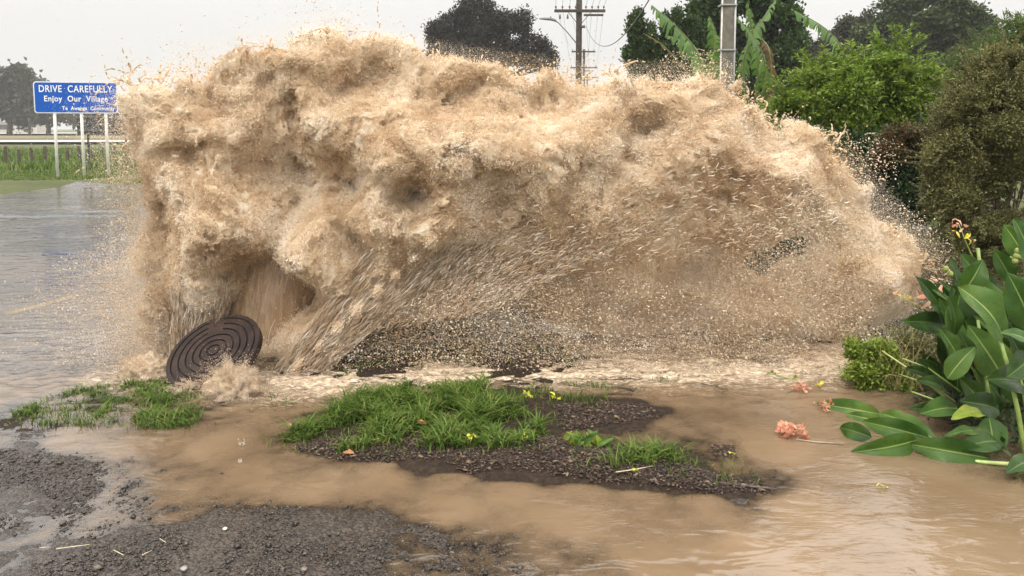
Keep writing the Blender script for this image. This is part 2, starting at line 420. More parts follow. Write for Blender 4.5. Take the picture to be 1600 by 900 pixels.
spray([(760, 420), (1000, 440), (1330, 500), (1380, 560), (1300, 592), (800, 590), (700, 560)], 30000, 5.4, 6.7, .008, .03, .003, .006, .5)
spray([(420, 590), (900, 560), (1380, 540), (1330, 600), (900, 606), (430, 606)], 36000, 5.0, 5.8, .008, .024, .003, .006, .8)
spray([(430, 590), (560, 500), (700, 420), (900, 430), (900, 590), (600, 600)], 24000, 5.0, 5.7, .008, .024, .002, .0055, .4)
spray([(1120, 320), (1340, 320), (1340, 510), (1120, 510)], 9000, 5.25, 5.9, .012, .03, .003, .007, .4)
spray([(1290, 225), (1400, 215), (1400, 300), (1480, 370), (1480, 420), (1400, 390), (1330, 320)], 2400, 5.5, 6.1, .008, .03, .002, .006, .6, None, .5)
spray([(1010, 120), (1040, 85), (1100, 80), (1150, 100), (1150, 130)], 800, 5.5, 6.0, .006, .02, .002, .005, .7)
spray([(130, 170), (240, 150), (290, 560), (190, 560), (160, 420), (170, 300)], 13000, 5.2, 6.0, .006, .022, .002, .0045, .7, lambda x, z: np.clip((x-U2X(150))/(U2X(250)-U2X(150)), 0, 1)**1.5)
spray([(0, 450), (270, 340), (300, 590), (100, 600), (0, 560)], 17000, 4.9, 5.9, .006, .02, .002, .004, .7, lambda x, z: np.clip((x-U2X(0))/(U2X(270)-U2X(0)), 0, 1)**2)
spray([(60, 40), (700, 10), (640, 90), (240, 120), (190, 260), (100, 260)], 900, 5.2, 6.0, .004, .014, .0015, .004, .9, None, .52)
spray([(270, 80), (520, 5), (620, 60), (330, 110)], 1800, 5.3, 5.9, .006, .03, .002, .005, .9, None, .52)
fine([(430, 600), (560, 480), (700, 360), (900, 330), (1100, 380), (1420, 440), (1440, 540), (1330, 602), (900, 606), (600, 606)], 330000, 4.95, 6.2)
fine([(430, 604), (700, 570), (1100, 560), (1400, 530), (1350, 606), (900, 612), (500, 612)], 230000, 4.95, 5.6)
fine([(140, 170), (240, 130), (290, 590), (60, 600), (120, 440), (170, 300)], 110000, 5.1, 6.0, lambda x, z: np.clip((x-U2X(100))/(U2X(260)-U2X(100)), 0, 1)**2)
fine([(0, 470), (260, 380), (300, 600), (120, 612), (0, 590)], 70000, 4.9, 5.9, lambda x, z: np.clip((x-U2X(0))/(U2X(270)-U2X(0)), 0, 1)**2)
fine([(1270, 200), (1330, 240), (1420, 340), (1490, 400), (1480, 500), (1400, 400), (1300, 300)], 40000, 5.4, 6.1)
fine([(230, 120), (330, 70), (520, 20), (640, 60), (900, 100), (1110, 100), (1110, 140), (700, 110), (500, 90), (250, 150)], 40000, 5.3, 5.9)
fine([(240, 580), (240, 200), (300, 130), (520, 80), (1100, 140), (1290, 240), (1440, 420), (1400, 580), (700, 590)], 190000, 4.95, 5.35, None, .0008)
fine([(1110, 310), (1350, 310), (1350, 520), (1110, 520)], 30000, 5.2, 5.6)
print('drops', off//6, 'threads', loff//18, round(time.time()-T0, 1))
sp_o = under(npmesh('spray_droplets', np.concatenate(VV), np.concatenate(FF), M_SPRAY, None, True), burst); sp_o['kind'] = 'stuff'
lg_o = under(npmesh('spray_threads', np.concatenate(LV), None, M_SPRAY, None, True, np.concatenate(LQ)), burst); lg_o['kind'] = 'stuff'
del VV, FF, LV, LQ
# the smooth column of the jet seen through the gap
def jet():
    nu, nv = 60, 90; a0 = P(392, 575, 5.45); a1 = P(470, 330, 5.95); V = []
    for j in range(nv):
        t = j/(nv-1); c = a0.lerp(a1, t); r = .19+.30*t
        for i in range(nu):
            an = 2*PI*i/nu
            q = r*(1+.10*(float(vnoise(i/nu*14, t*1.5, 1.))-.5)+.05*(float(vnoise(i/nu*40, t*4, 9.))-.5))
            V.append((c.x+q*math.cos(an), c.y+q*math.sin(an)*.8, c.z))
    Q = [(j*nu+i, j*nu+(i+1) % nu, (j+1)*nu+(i+1) % nu, (j+1)*nu+i) for j in range(nv-1) for i in range(nu)]
    return V, Q
m, nt, N, L, b = nt_mat('smooth_jet_water')
f = noise(nt, 5, 4, .6, mapscale=(6, 6, .8)); L.new(ramp(nt, f, [(.35, (.30, .19, .105)), (.65, (.46, .31, .18))]), b.inputs['Base Color'])
b.inputs['Roughness'].default_value = .3; L.new(bump(nt, f, .5, .03), b.inputs['Normal'])
V, Q = jet(); under(npmesh('water_jet', V, None, m, None, True, Q), burst)

def points_object(name, Pn, rad, mat, parent):
    """round drops: a mesh of bare points shown as spheres of their own radius"""
    me = bpy.data.meshes.new(name); me.vertices.add(len(Pn)); me.vertices.foreach_set('co', np.asarray(Pn, np.float32).ravel())
    at = me.attributes.new('drop_radius', 'FLOAT', 'POINT'); at.data.foreach_set('value', np.asarray(rad, np.float32))
    o = link(name, me, mat, parent); ng = bpy.data.node_groups.new(name, 'GeometryNodeTree')
    ng.interface.new_socket('Geometry', in_out='INPUT', socket_type='NodeSocketGeometry'); ng.interface.new_socket('Geometry', in_out='OUTPUT', socket_type='NodeSocketGeometry')
    a = ng.nodes.new('NodeGroupInput'); z = ng.nodes.new('NodeGroupOutput'); m2p = ng.nodes.new('GeometryNodeMeshToPoints')
    na = ng.nodes.new('GeometryNodeInputNamedAttribute'); na.data_type = 'FLOAT'; na.inputs['Name'].default_value = 'drop_radius'
    sm = ng.nodes.new('GeometryNodeSetMaterial'); sm.inputs['Material'].default_value = mat
    ng.links.new(a.outputs[0], m2p.inputs['Mesh']); ng.links.new(na.outputs['Attribute'], m2p.inputs['Radius'])
    ng.links.new(m2p.outputs[0], sm.inputs['Geometry']); ng.links.new(sm.outputs[0], z.inputs[0])
    md = o.modifiers.new('drops', 'NODES'); md.node_group = ng; return o
def mat_foam(name, stops, tr=.3, sc=2.2):
    m, nt, N, L, b = nt_mat(name)
    g = N.new('ShaderNodePointInfo'); n2 = noise(nt, sc, 5, .65, dist=.5)
    f = math_(nt, 'ADD', math_(nt, 'MULTIPLY', g.outputs['Random'], .14), math_(nt, 'MULTIPLY', n2, .86))
    k = len(stops); col = ramp(nt, f, [(.33+.28*i/(k-1), c) for i, c in enumerate(stops)])
    L.new(col, b.inputs['Base Color']); b.inputs['Roughness'].default_value = .35; b.inputs['Specular IOR Level'].default_value = .4
    t = N.new('ShaderNodeBsdfTranslucent'); L.new(col, t.inputs[0]); mx = N.new('ShaderNodeMixShader'); mx.inputs[0].default_value = tr
    L.new(b.outputs[0], mx.inputs[1]); L.new(t.outputs[0], mx.inputs[2]); L.new(mx.outputs[0], N['Material Output'].inputs[0])
    return m
M_FOAM = mat_foam('foam_drops', ((.44, .285, .155), (.67, .49, .31), (.83, .68, .49), (.93, .85, .73)), .22)
M_FRINGE = mat_foam('torn_drops', ((.36, .23, .12), (.52, .36, .20), (.64, .48, .30), (.76, .62, .44)), .15, 9)
i = rng.choice(front, 2300000); p = BV[i]+rng.normal(size=(len(i), 3))*.006
x, y, z = p.T; w1 = vnoise(x*9, y*9, z*9)
puff = 1-np.abs(vnoise(x*14+w1*2, y*14, z*14+w1*2)*2-1); puff2 = fbm(x*5, y*5, z*5+3, 3)
keep = (puff*.5+puff2*.5+rng.normal(size=len(p))*.06) > .52
i = i[keep]; p = p[keep]; q = (puff[keep]**3)*np.clip(puff2[keep]*2-.5, .1, 1.2)
p = p+NRM[i]*(rng.exponential(1, len(p))*.5+rng.random(len(p)))[:, None]*(.004+.045*q)[:, None]
# tongues and beads of water torn off the outline
tb = []; tr_ = []
for k_ in range(4, 46):
    a, b_ = edge[k_], edge[k_+1]; l = np.hypot(*(b_-a)); nrm = np.array([-(b_-a)[1], (b_-a)[0]])/l
    for _ in range(int(l*150)):
        q0 = a+(b_-a)*rng.random()-nrm*rng.uniform(-.01, .10)
        if vnoise(q0[0]*5, q0[1]*5, 2.) < .38: continue
        c0 = np.array([q0[0], BY+rng.normal()*.2, q0[1]]); dv = np.array([nrm[0], 0, nrm[1]])+rng.normal(size=3)*.6; dv /= np.linalg.norm(dv)
        L0 = rng.exponential(.07)+.04; r0 = rng.uniform(.003, .0085); n_ = int(L0/.0035); cv = rng.normal(size=3)*.10; u_ = 0
        for j_ in range(n_):
            dv = dv+cv*.35+rng.normal(size=3)*.10; dv /= np.linalg.norm(dv); c0 = c0+dv*.0045; u_ = j_/n_
            if vnoise(j_*.21, k_*3.3, c0[0]*9) > .40+.30*u_: tb.append(c0); tr_.append(r0*(1-.75*u_)*(.6+.8*rng.random()))
tb = np.array(tb); tr_ = np.array(tr_); print('tendril beads', len(tb))
# long bright strands along the two sides of the jet
def strands(n, A0, A1, B0, B1, y0, y1, l0, l1, jit):
    t = rng.random((n, 1)); s_ = rng.random((n, 1)); w_ = rng.random((n, 1))
    a = np.array(A0)+(np.array(A1)-np.array(A0))*t; b = np.array(B0)+(np.array(B1)-np.array(B0))*np.clip(t+rng.normal(size=(n, 1))*.08, 0, 1); q = a+(b-a)*s_
    x = U2X(q[:, 0]); z = V2Z(q[:, 1]); y = (y0+(y1-y0)*s_[:, 0])+rng.normal(size=n)*.05
    d = np.stack([(b-a)[:, 0], np.zeros(n), -(b-a)[:, 1]], 1); d /= np.linalg.norm(d, axis=1, keepdims=True)
    v, f = ligaments(np.stack([x, y, z], 1), d+rng.normal(size=(n, 3))*jit, rng.uniform(l0, l1, n), rng.uniform(.0016, .0045, n), .25); return v, f
rd_ = .0009+.0008*rng.exponential(1, len(p)).clip(0, 5)
fr_ = points_object('torn_water', np.concatenate([tb, FP]), np.concatenate([tr_, FR]), M_FRINGE, None); under(fr_, burst); fr_['kind'] = 'stuff'
sp2 = points_object('fine_spray', np.concatenate(SPP), np.concatenate(SPR), M_FOAM, None); under(sp2, burst); sp2['kind'] = 'stuff'
print('fine', sum(map(len, SPP)))
fo = points_object('foam', p, rd_, M_FOAM, None); under(fo, burst); fo['kind'] = 'stuff'
print('foam', len(p), round(time.time()-T0, 1))

v1, f1 = strands(9000, (415, 600), (470, 606), (650, 300), (760, 350), BY-.62, BY-.24, .05, .16, .10)
v2, f2 = strands(4500, (285, 590), (345, 570), (300, 330), (385, 400), BY-.30, BY-.30, .04, .12, .12)
v3, f3 = strands(26, (372, 560), (420, 560), (400, 430), (470, 400), BY-.30, BY-.15, .15, .4, .03)
v4, f4 = strands(6000, (560, 500), (760, 470), (760, 240), (1050, 330), BY-.42, BY-.30, .02, .08, .22)
v5, f5 = strands(1400, (700, 320), (900, 420), (1100, 170), (1330, 330), BY-.46, BY-.46, .015, .06, .3)
SV = np.concatenate([v1, v2, v3, v4, v5]); n1_, n2_, n3_, n4_ = np.cumsum([len(v1), len(v2), len(v3), len(v4)]); SF = np.concatenate([f1, f2+n1_, f3+n2_, f4+n3_, f5+n4_])
so_ = under(npmesh('jet_strands', SV, None, M_SPRAY, None, True, SF), burst); so_['kind'] = 'stuff'
# ================================================================== ground, road, driveway, water
CT = [(0, 720, 16), (60, 740, 14), (120, 765, 9), (30, 700, 2), (100, 690, -12), (0, 688, -4), (0, 780, 9), (0, 830, 2), (60, 810, 2), (200, 760, -3), (250, 735, -5), (170, 735, -1), (110, 745, 3), (310, 760, -9),
      (150, 822, -3), (250, 812, -4), (60, 835, -1), (100, 860, 6), (0, 880, 6), (200, 870, 9), (300, 840, 9), (400, 830, 11), (480, 822, 9), (560, 830, 4), (400, 880, 8), (560, 880, 3), (650, 845, 1),
      (700, 865, -1), (760, 885, -2), (850, 865, -6), (930, 890, -6), (1020, 880, -22), (1200, 880, -34), (1500, 850, -34), (400, 740, -26), (500, 765, -20), (700, 790, -22), (900, 810, -30),
      (350, 700, -22), (200, 700, -16), (600, 750, -24), (400, 950, 9), (0, 950, 9), (800, 950, -6), (1200, 950, -30),
      (100, 640, -2), (200, 645, -3), (280, 655, -5), (20, 655, 0), (400, 640, -14), (500, 690, 4), (600, 650, 12), (700, 635, 8), (640, 690, 18), (750, 680, 22), (830, 668, 12), (460, 690, -4),
      (600, 706, 16), (650, 716, 20), (700, 722, 34), (800, 728, 42), (870, 706, 44), (900, 730, 40), (1000, 742, 38), (1080, 753, 28), (1150, 762, 12), (1205, 765, 2), (950, 650, 14), (900, 656, 10), (1000, 645, 9), (1045, 662, -12),
      (900, 682, -5), (1000, 692, -8), (1130, 700, -4), (1140, 735, -3), (1050, 620, -20), (1200, 700, -34), (1300, 620, -28), (450, 722, -14), (600, 728, -14), (700, 752, -18), (800, 770, -18), (900, 775, -18), (1000, 785, -18), (1100, 785, -18), (1250, 790, -30),
      (500, 610, -18), (700, 590, -20), (900, 600, -14), (1000, 560, -20), (1300, 560, -20), (0, 600, -14), (200, 560, -16), (0, 520, -9), (100, 470, -4), (0, 420, 3), (0, 380, 5), (40, 400, 3), (120, 410, -8), (100, 342, 4), (140, 350, 3), (0, 340, 2), (180, 330, -8),
      (0, 312, -6), (200, 400, -12), (300, 600, -12), (1530, 650, -4), (1570, 600, 30), (1620, 560, 60), (1480, 550, 12), (1400, 590, -6), (1520, 705, -14), (1450, 700, -16), (1600, 730, -4), (1600, 800, -34), (1400, 740, -30), (700, 520, 12), (600, 560, 8), (800, 560, 8), (640, 500, 12), (900, 500, -4), (1200, 500, 8)]
cpx = [(G(a, b).x, G(a, b).y) for a, b, h in CT]; chh = [h/1000 for a, b, h in CT]
ROADP = [(G(a, b).x, G(a, b).y) for a, b in [(-700, 960), (-700, 303), (0, 303), (90, 292), (180, 286), (400, 254), (880, 203), (893, 203), (640, 395), (430, 565), (250, 600), (100, 634), (0, 655), (-300, 690), (-500, 760)]]
DRIVEP = [(-9, 1.0), (-9, 3.95), (G(-300, 690).x, G(-300, 690).y), (G(0, 672).x, G(0, 672).y), (G(250, 690).x, G(250, 690).y), (G(450, 715).x, G(450, 715).y), (G(700, 750).x, G(700, 750).y), (G(950, 775).x, G(950, 775).y), (G(1220, 782).x, G(1220, 782).y), (6, 3.3), (6, 1.0)]
def grow(a, step, lim, k=1.13):
    out = [a]
    while abs(out[-1]) < lim: step *= k; out.append(out[-1]+(step if a >= 0 else -step))
    return out[1:]
st = .0135
gx = np.array(sorted(grow(-3.4, st, 650) + list(np.arange(-3.4, 3.4+st/2, st)) + grow(3.4, st, 650)))
gy = np.array(sorted([-90, -25, -6, 0, 1, 1.7, 2.1] + list(np.arange(2.35, 6.4, st)) + grow(6.4, st, 800, 1.06)))
GX, GY = np.meshgrid(gx, gy, indexing='ij')
near = (np.abs(GX) < 12) & (GY < 40)
GZ = np.full(GX.shape, .03)
ix = np.nonzero(near)
h = idw(cpx, chh, GX[ix], GY[ix], 3.4, 2e-4)
xx, yy = GX[ix], GY[ix]
h = h+(fbm(xx*2.5, yy*2.5, 0., 4)-.5)*.012*smooth01(1.4-np.abs(yy-3)*.12)
h = h+(fbm(xx*14, yy*14, 2., 4)-.5)*.014+(fbm(xx*55, yy*55, 8., 2)-.5)*.005
sd_r = poly_sd(ROADP, GX, GY)
rz = sd_r[ix]
h = np.where((yy > 6.5) & (rz > 0), -.007+(fbm(xx*.5, yy*1.2, 5., 4)-.5)*.03, h)
h = np.where((yy > 6.5) & (rz <= 0), .01+.09*smooth01(-rz/1.5)+.05*(fbm(xx*1.5, yy*1.5, 5., 4)-.5)*smooth01(-rz/.8), h)
GZ[ix] = h
far_road = (~near) & (sd_r > 0); GZ[far_road] = -.004
tz = GZ[~near & (sd_r <= 0)]
GZ = np.where(~near & (sd_r <= 0), .10+.5*(fbm(GX*.05, GY*.05, 1., 3)-.5)*smooth01((GY-60)/100), GZ)
nX, nY = GX.shape
idx = np.arange(nX*nY).reshape(nX, nY)
QF = np.stack([idx[:-1, :-1], idx[1:, :-1], idx[1:, 1:], idx[:-1, 1:]], -1).reshape(-1, 4)
cx = ((GX[:-1, :-1]+GX[1:, 1:])/2).ravel(); cy = ((GY[:-1, :-1]+GY[1:, 1:])/2).ravel()
inroad = poly_sd(ROADP, cx, cy) > 0; indrive = (poly_sd(DRIVEP, cx, cy) > 0) & ~inroad
VG = np.stack([GX, GY, GZ], -1).reshape(-1, 3)
def submesh(name, sel, V, mat, attrs=None, smooth=True):
    Fq = QF[sel]; u, inv = np.unique(Fq.ravel(), return_inverse=True)
    o = npmesh(name, V[u], None, mat, None, smooth, inv.reshape(-1, 4))
    for k, a in (attrs or {}).items():
        at = o.data.attributes.new(k, 'FLOAT', 'POINT'); at.data.foreach_set('value', np.asarray(a.ravel()[u], np.float32))
    o['kind'] = 'structure'; return o
# wet chip-seal of the road and the driveway
def seal_mat(name, c0, c1, c2, sc, rough=(.25, .6)):
    m, nt, N, L, b = nt_mat(name)
    v = N.new('ShaderNodeTexVoronoi'); v.inputs['Scale'].default_value = sc; tcn = N.new('ShaderNodeTexCoord'); L.new(tcn.outputs['Object'], v.inputs['Vector'])
    v.inputs['Randomness'].default_value = 1
    sp_ = N.new('ShaderNodeSeparateColor'); L.new(v.outputs['Color'], sp_.inputs[0])
    big = noise(nt, 1.3, 5, .6)
    f = math_(nt, 'ADD', math_(nt, 'MULTIPLY', sp_.outputs[0], .6), math_(nt, 'MULTIPLY', big, .4))
    L.new(ramp(nt, f, [(.25, c0), (.5, c1), (.78, c2)]), b.inputs['Base Color'])
    b.inputs['Specular IOR Level'].default_value = .35
    L.new(ramp(nt, noise(nt, 3, 4), [(.35, (rough[0],)*3), (.65, (rough[1],)*3)]), b.inputs['Roughness'])
    d = math_(nt, 'SUBTRACT', 1.0, v.outputs['Distance'])
    n1 = bump(nt, d, .8, .004); L.new(bump(nt, noise(nt, sc*2.5, 3), .4, .002, n1), b.inputs['Normal'])
    return m
M_ROAD = seal_mat('wet_asphalt', (.030, .029, .029), (.06, .058, .055), (.11, .10, .09), 90, (.2, .45))
M_DRIVE = seal_mat('wet_chip_seal', (.013, .010, .008), (.034, .026, .020), (.075, .057, .043), 105, (.3, .6))
m, nt, N, L, b = nt_mat('muddy_grassland')
n1 = noise(nt, .35, 6, .7); n2 = noise(nt, 9, 5, .75)
f = math_(nt, 'ADD', math_(nt, 'MULTIPLY', n1, .5), math_(nt, 'MULTIPLY', n2, .5))
grassc = ramp(nt, f, [(.3, (.035, .042, .014)), (.48, (.065, .075, .022)), (.6, (.10, .10, .035)), (.75, (.12, .09, .05))])
at = N.new('ShaderNodeAttribute'); at.attribute_name = 'soil'
soilc = ramp(nt, noise(nt, 30, 6, .75), [(.3, (.016, .011, .008)), (.55, (.038, .026, .018)), (.75, (.08, .055, .036))])
L.new(mixc(nt, at.outputs['Fac'], grassc, soilc), b.inputs['Base Color']); b.inputs['Roughness'].default_value = .75
b.inputs['Specular IOR Level'].default_value = .12
L.new(bump(nt, noise(nt, 60, 6, .75), .9, .012), b.inputs['Normal']); M_GND = m
soil = smooth01((9-GY)/2)*smooth01((5-np.abs(GX))/1); soil = np.maximum(soil, 0)
submesh('road', inroad, VG, M_ROAD); submesh('driveway', indrive, VG, M_DRIVE)
submesh('ground', ~inroad & ~indrive, VG, M_GND, {'soil': soil})
# painted lines: sheets that follow the road 4 mm up
def hz(x, y):
    i = np.clip(np.searchsorted(gx, x), 1, nX-1); j = np.clip(np.searchsorted(gy, y), 1, nY-1)
    return GZ[i, j]
def stripe(name, pts, w0, mat, lab):
    P0 = [G(a, b) for a, b in pts]; V = []; Q = []
    fine = []
    for a, b_ in zip(P0[:-1], P0[1:]):
        for k in range(12): fine.append(a.lerp(b_, k/12))
    fine.append(P0[-1])
    for i, p in enumerate(fine):
        t = (fine[min(i+1, len(fine)-1)]-fine[max(i-1, 0)]).normalized(); s = Vector((t.y, -t.x, 0))*w0/2
        for q in (p-s, p+s): V.append((q.x, q.y, float(hz(np.array([q.x]), np.array([q.y]))[0])+.004))
    for i in range(len(fine)-1): Q.append((2*i, 2*i+1, 2*i+3, 2*i+2))
    o = npmesh(name, V, None, mat, None, False, Q); o['kind'] = 'structure'; return o
M_YEL = simple_mat('wet_yellow_paint', (.62, .37, .06), .25, .5, 14, .3, .3, .002)
stripe('road_line', [(8, 489), (60, 476), (122, 460)], .11, M_YEL, '')
stripe('road_line', [(108, 352), (142, 349)], .09, M_YEL, '')
# floodwater
wet = ((sd_r > -.3) & (GY < 70)) | ((GY < 7.5) & (np.abs(GX) < 8)); wet &= (GY > .5)
depth = np.where(wet, -GZ, 0)
zw = np.zeros_like(GZ); fo_at = np.zeros_like(GZ); turb = np.zeros_like(GZ)
ixw = np.nonzero((GY < 12) & (GY > 2) & (np.abs(GX) < 7)); x, y = GX[ixw], GY[ixw]
pxs = 800+x/y*FPX; 
line = [(-3.9, 5.6), (NOZ.x-1.2, NOZ.y-.15), (NOZ.x-.3, NOZ.y-.35), (NOZ.x+.4, NOZ.y-.45), (-.6, 4.95), (.6, 5.0), (2.2, 5.1), (2.8, 5.6)]
dl = np.full(x.shape, 9.)
for (ax, ay), (bx, by) in zip(line[:-1], line[1:]):
    t = np.clip(((x-ax)*(bx-ax)+(y-ay)*(by-ay))/((bx-ax)**2+(by-ay)**2), 0, 1); dl = np.minimum(dl, np.hypot(x-ax-t*(bx-ax), y-ay-t*(by-ay)))
behind = (y > 5.05) & (x > NOZ.x)
fm = smooth01(1-dl/1.05); fm = np.where(behind, np.maximum(fm, .85), fm)
cen = smooth01(1-np.hypot((x-NOZ.x-.25)*.8, (y-NOZ.y+.42)*1.3)/.95); fm = np.maximum(fm, cen*1.0)
lf = smooth01(1-np.hypot((x-NOZ.x+1.0)/1.5, (y-NOZ.y-.35)/1.0)); fm = np.maximum(fm*(1-.45*smooth01((NOZ.x-.7-x)/.6)), lf*.62)
fo_at[ixw] = fm
amp = .0009+.026*fm
zw[ixw] = amp*((fbm(x*9+fbm(x*4, y*4, 1., 2)*3, y*16, 3., 4)-.5)*2)+.0
depth2 = depth+zw
water_sel = wet.ravel()[QF].all(1) & ((-GZ.ravel()[QF]).max(1) > -.004)
mudk = 1-.80*smooth01((sd_r+.1)/.6)*smooth01((-GX-1.9)/.8)*smooth01((GY-4.6)/.6); mudk = np.maximum(mudk, .3)
VW = np.stack([GX, GY, zw], -1).reshape(-1, 3)
turb = smooth01((GY-1.2)/.1)
m, nt, N, L, b = nt_mat('muddy_floodwater'); N.remove(b)
ad = N.new('ShaderNodeAttribute'); ad.attribute_name = 'depth'; af = N.new('ShaderNodeAttribute'); af.attribute_name = 'foam'
ak = N.new('ShaderNodeAttribute'); ak.attribute_name = 'mudk'
# mud in suspension hides the ground with depth
e = math_(nt, 'POWER', 2.718, math_(nt, 'MULTIPLY', math_(nt, 'MULTIPLY', math_(nt, 'MAXIMUM', ad.outputs['Fac'], 0.0), ak.outputs['Fac']), -95.0))
opac = math_(nt, 'SUBTRACT', 1.0, e, True)
mud = ramp(nt, noise(nt, 1.1, 5, .6, dist=.8), [(.35, (.17, .114, .066)), (.65, (.225, .155, .094))])
tcn = N.new('ShaderNodeTexCoord')
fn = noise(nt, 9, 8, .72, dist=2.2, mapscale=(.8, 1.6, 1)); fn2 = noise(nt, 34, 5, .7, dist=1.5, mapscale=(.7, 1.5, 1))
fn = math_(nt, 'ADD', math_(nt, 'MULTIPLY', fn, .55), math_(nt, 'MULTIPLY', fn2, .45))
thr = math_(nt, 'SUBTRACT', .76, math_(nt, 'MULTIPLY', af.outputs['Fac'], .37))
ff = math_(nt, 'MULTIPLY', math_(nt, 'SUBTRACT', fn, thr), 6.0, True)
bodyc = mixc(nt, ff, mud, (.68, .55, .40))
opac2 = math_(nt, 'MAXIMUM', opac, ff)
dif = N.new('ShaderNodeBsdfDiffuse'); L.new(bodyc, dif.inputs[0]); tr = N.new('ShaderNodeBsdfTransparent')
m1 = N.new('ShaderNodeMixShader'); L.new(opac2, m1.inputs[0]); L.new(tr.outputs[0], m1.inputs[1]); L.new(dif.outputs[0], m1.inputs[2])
gl = N.new('ShaderNodeBsdfGlossy'); gl.inputs['Roughness'].default_value = .035
fr = N.new('ShaderNodeFresnel'); fr.inputs['IOR'].default_value = 1.62
hb = bump(nt, noise(nt, 3.6, 2, .5, dist=.8, mapscale=(1, 1.7, 1)), .5, .022)
rz_ = noise(nt, .9, 3, .5); rpl = math_(nt, 'MULTIPLY', noise(nt, 22, 3, .5, dist=1.2, mapscale=(.55, 1.6, 1)), math_(nt, 'MULTIPLY', math_(nt, 'SUBTRACT', rz_, .42), 5.0, True)); hb = bump(nt, rpl, .5, .007, hb)
hb = bump(nt, fn, .6, .02, hb) if False else hb
L.new(hb, gl.inputs['Normal']); L.new(hb, fr.inputs['Normal'])
frk = math_(nt, 'MULTIPLY', fr.outputs[0], math_(nt, 'SUBTRACT', 1.0, math_(nt, 'MULTIPLY', ff, .7)))
m2 = N.new('ShaderNodeMixShader'); L.new(frk, m2.inputs[0]); L.new(m1.outputs[0], m2.inputs[1]); L.new(gl.outputs[0], m2.inputs[2])
L.new(m2.outputs[0], N['Material Output'].inputs[0]); M_WATER = m
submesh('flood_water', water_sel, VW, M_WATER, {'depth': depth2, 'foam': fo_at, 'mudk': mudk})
print('ground', round(time.time()-T0, 1))
mb = MB(); y0_, y1_ = float(gy.min())-5, float(gy.max())+5; mb.box((0, (y0_+y1_)/2, 14), (2*float(gx.max())+10, y1_-y0_, 30.6))
hm = bpy.data.materials.new('haze'); hm.use_nodes = True; hn = hm.node_tree; hn.nodes.remove(hn.nodes['Principled BSDF'])
hv = hn.nodes.new('ShaderNodeVolumePrincipled'); hv.inputs['Color'].default_value = (.93, .93, .92, 1); hv.inputs['Density'].default_value = .0007; hn.links.new(hv.outputs[0], hn.nodes['Material Output'].inputs['Volume'])
mb.build('haze', hm)['kind'] = 'stuff'
# ------------------------------------------------------------------ far ground bands on the left
def sheet(name, quad, z, mat):
    V = [(q.x, q.y, z) for q in quad]; o = npmesh(name, V, None, mat, None, False, [(0, 1, 2, 3)]); o['kind'] = 'structure'; return o
M_PALE = simple_mat('pale_gravel', (.42, .38, .32), .8, .3, 3, .15, 0)
M_BROWNF = simple_mat('dry_field', (.20, .13, .075), .9, .2, .4, .3, 0, col2=(.10, .12, .045))
sheet('far_road', [Vector((-150, 71, 0)), Vector((-20, 71, 0)), Vector((-20, 84, 0)), Vector((-150, 84, 0))], .36, M_PALE)
sheet('far_field', [Vector((-170, 88, 0)), Vector((-20, 88, 0)), Vector((-20, 125, 0)), Vector((-170, 125, 0))], .40, M_BROWNF)
sheet('far_path', [Vector((-250, 160, 0)), Vector((-20, 160, 0)), Vector((-20, 205, 0)), Vector((-250, 205, 0))], .44, M_PALE)
# ------------------------------------------------------------------ loose stones, bark and grass
def scatter_ok(n, x0, x1, y0, y1, fn):
    x = rng.uniform(x0, x1, n); y = rng.uniform(y0, y1, n); k = fn(x, y, hz(x, y)); return x[k], y[k]
ICO = None
def chips(n_pts, x, y, z, sx, sy, sz, name, mat):
    """irregular low polyhedra"""
    n = len(x); base = np.array([(1, 0, 0), (.4, .9, 0), (-.6, .8, 0), (-1, -.1, 0), (-.4, -.9, 0), (.6, -.8, 0), (.1, .1, 1), (0, 0, -.6)])
    B = base[None]+rng.normal(size=(n, 8, 3))*.22; B = B*np.stack([sx, sy, sz], -1)[:, None, :]
    an = rng.random(n)*6.28; c, s_ = np.cos(an)[:, None], np.sin(an)[:, None]
    tilt = rng.normal(size=(n, 1))*.35
    X = B[..., 0]*c-B[..., 1]*s_; Y = B[..., 0]*s_+B[..., 1]*c; Z = B[..., 2]+tilt*B[..., 0]*.6
    V = np.stack([X+x[:, None], Y+y[:, None], Z+z[:, None]], -1).reshape(-1, 3)
    T = []
    for k in range(6): T += [(k, (k+1) % 6, 6), ((k+1) % 6, k, 7)]
    T = np.array(T); return npmesh(name, V, (T[None]+8*np.arange(n)[:, None, None]).reshape(-1, 3), mat, None, False)
def isle_mat(name, stops, rough=.4):
    m, nt, N, L, b = nt_mat(name); g = N.new('ShaderNodeNewGeometry'); k = len(stops)
    L.new(ramp(nt, g.outputs['Random Per Island'], [(i/(k-1), c) for i, c in enumerate(stops)]), b.inputs['Base Color']); b.inputs['Roughness'].default_value = rough; return m
x, y = scatter_ok(90000, -3.2, 1.0, 2.5, 4.4, lambda x, y, h: (poly_sd(DRIVEP, x, y) > .02) & (h > -.004-.006*rng.random(len(x))**2) & (fbm(x*5, y*5, 0., 4)+rng.normal(size=len(x))*.04 > .47))
sz_ = (.0014+.0016*rng.exponential(1, len(x)).clip(0, 4))*(1+1.0*(rng.random(len(x)) < .03))
o = chips(0, x, y, hz(x, y)+sz_*.3, sz_*1.2, sz_, sz_*.7, 'loose_gravel', isle_mat('wet_stone', [(.014, .011, .009), (.030, .024, .019), (.055, .043, .033), (.12, .095, .072)], .35))
tag(o, 'dark wet gravel and grit loose on the driveway edge', None, None, 'stuff')
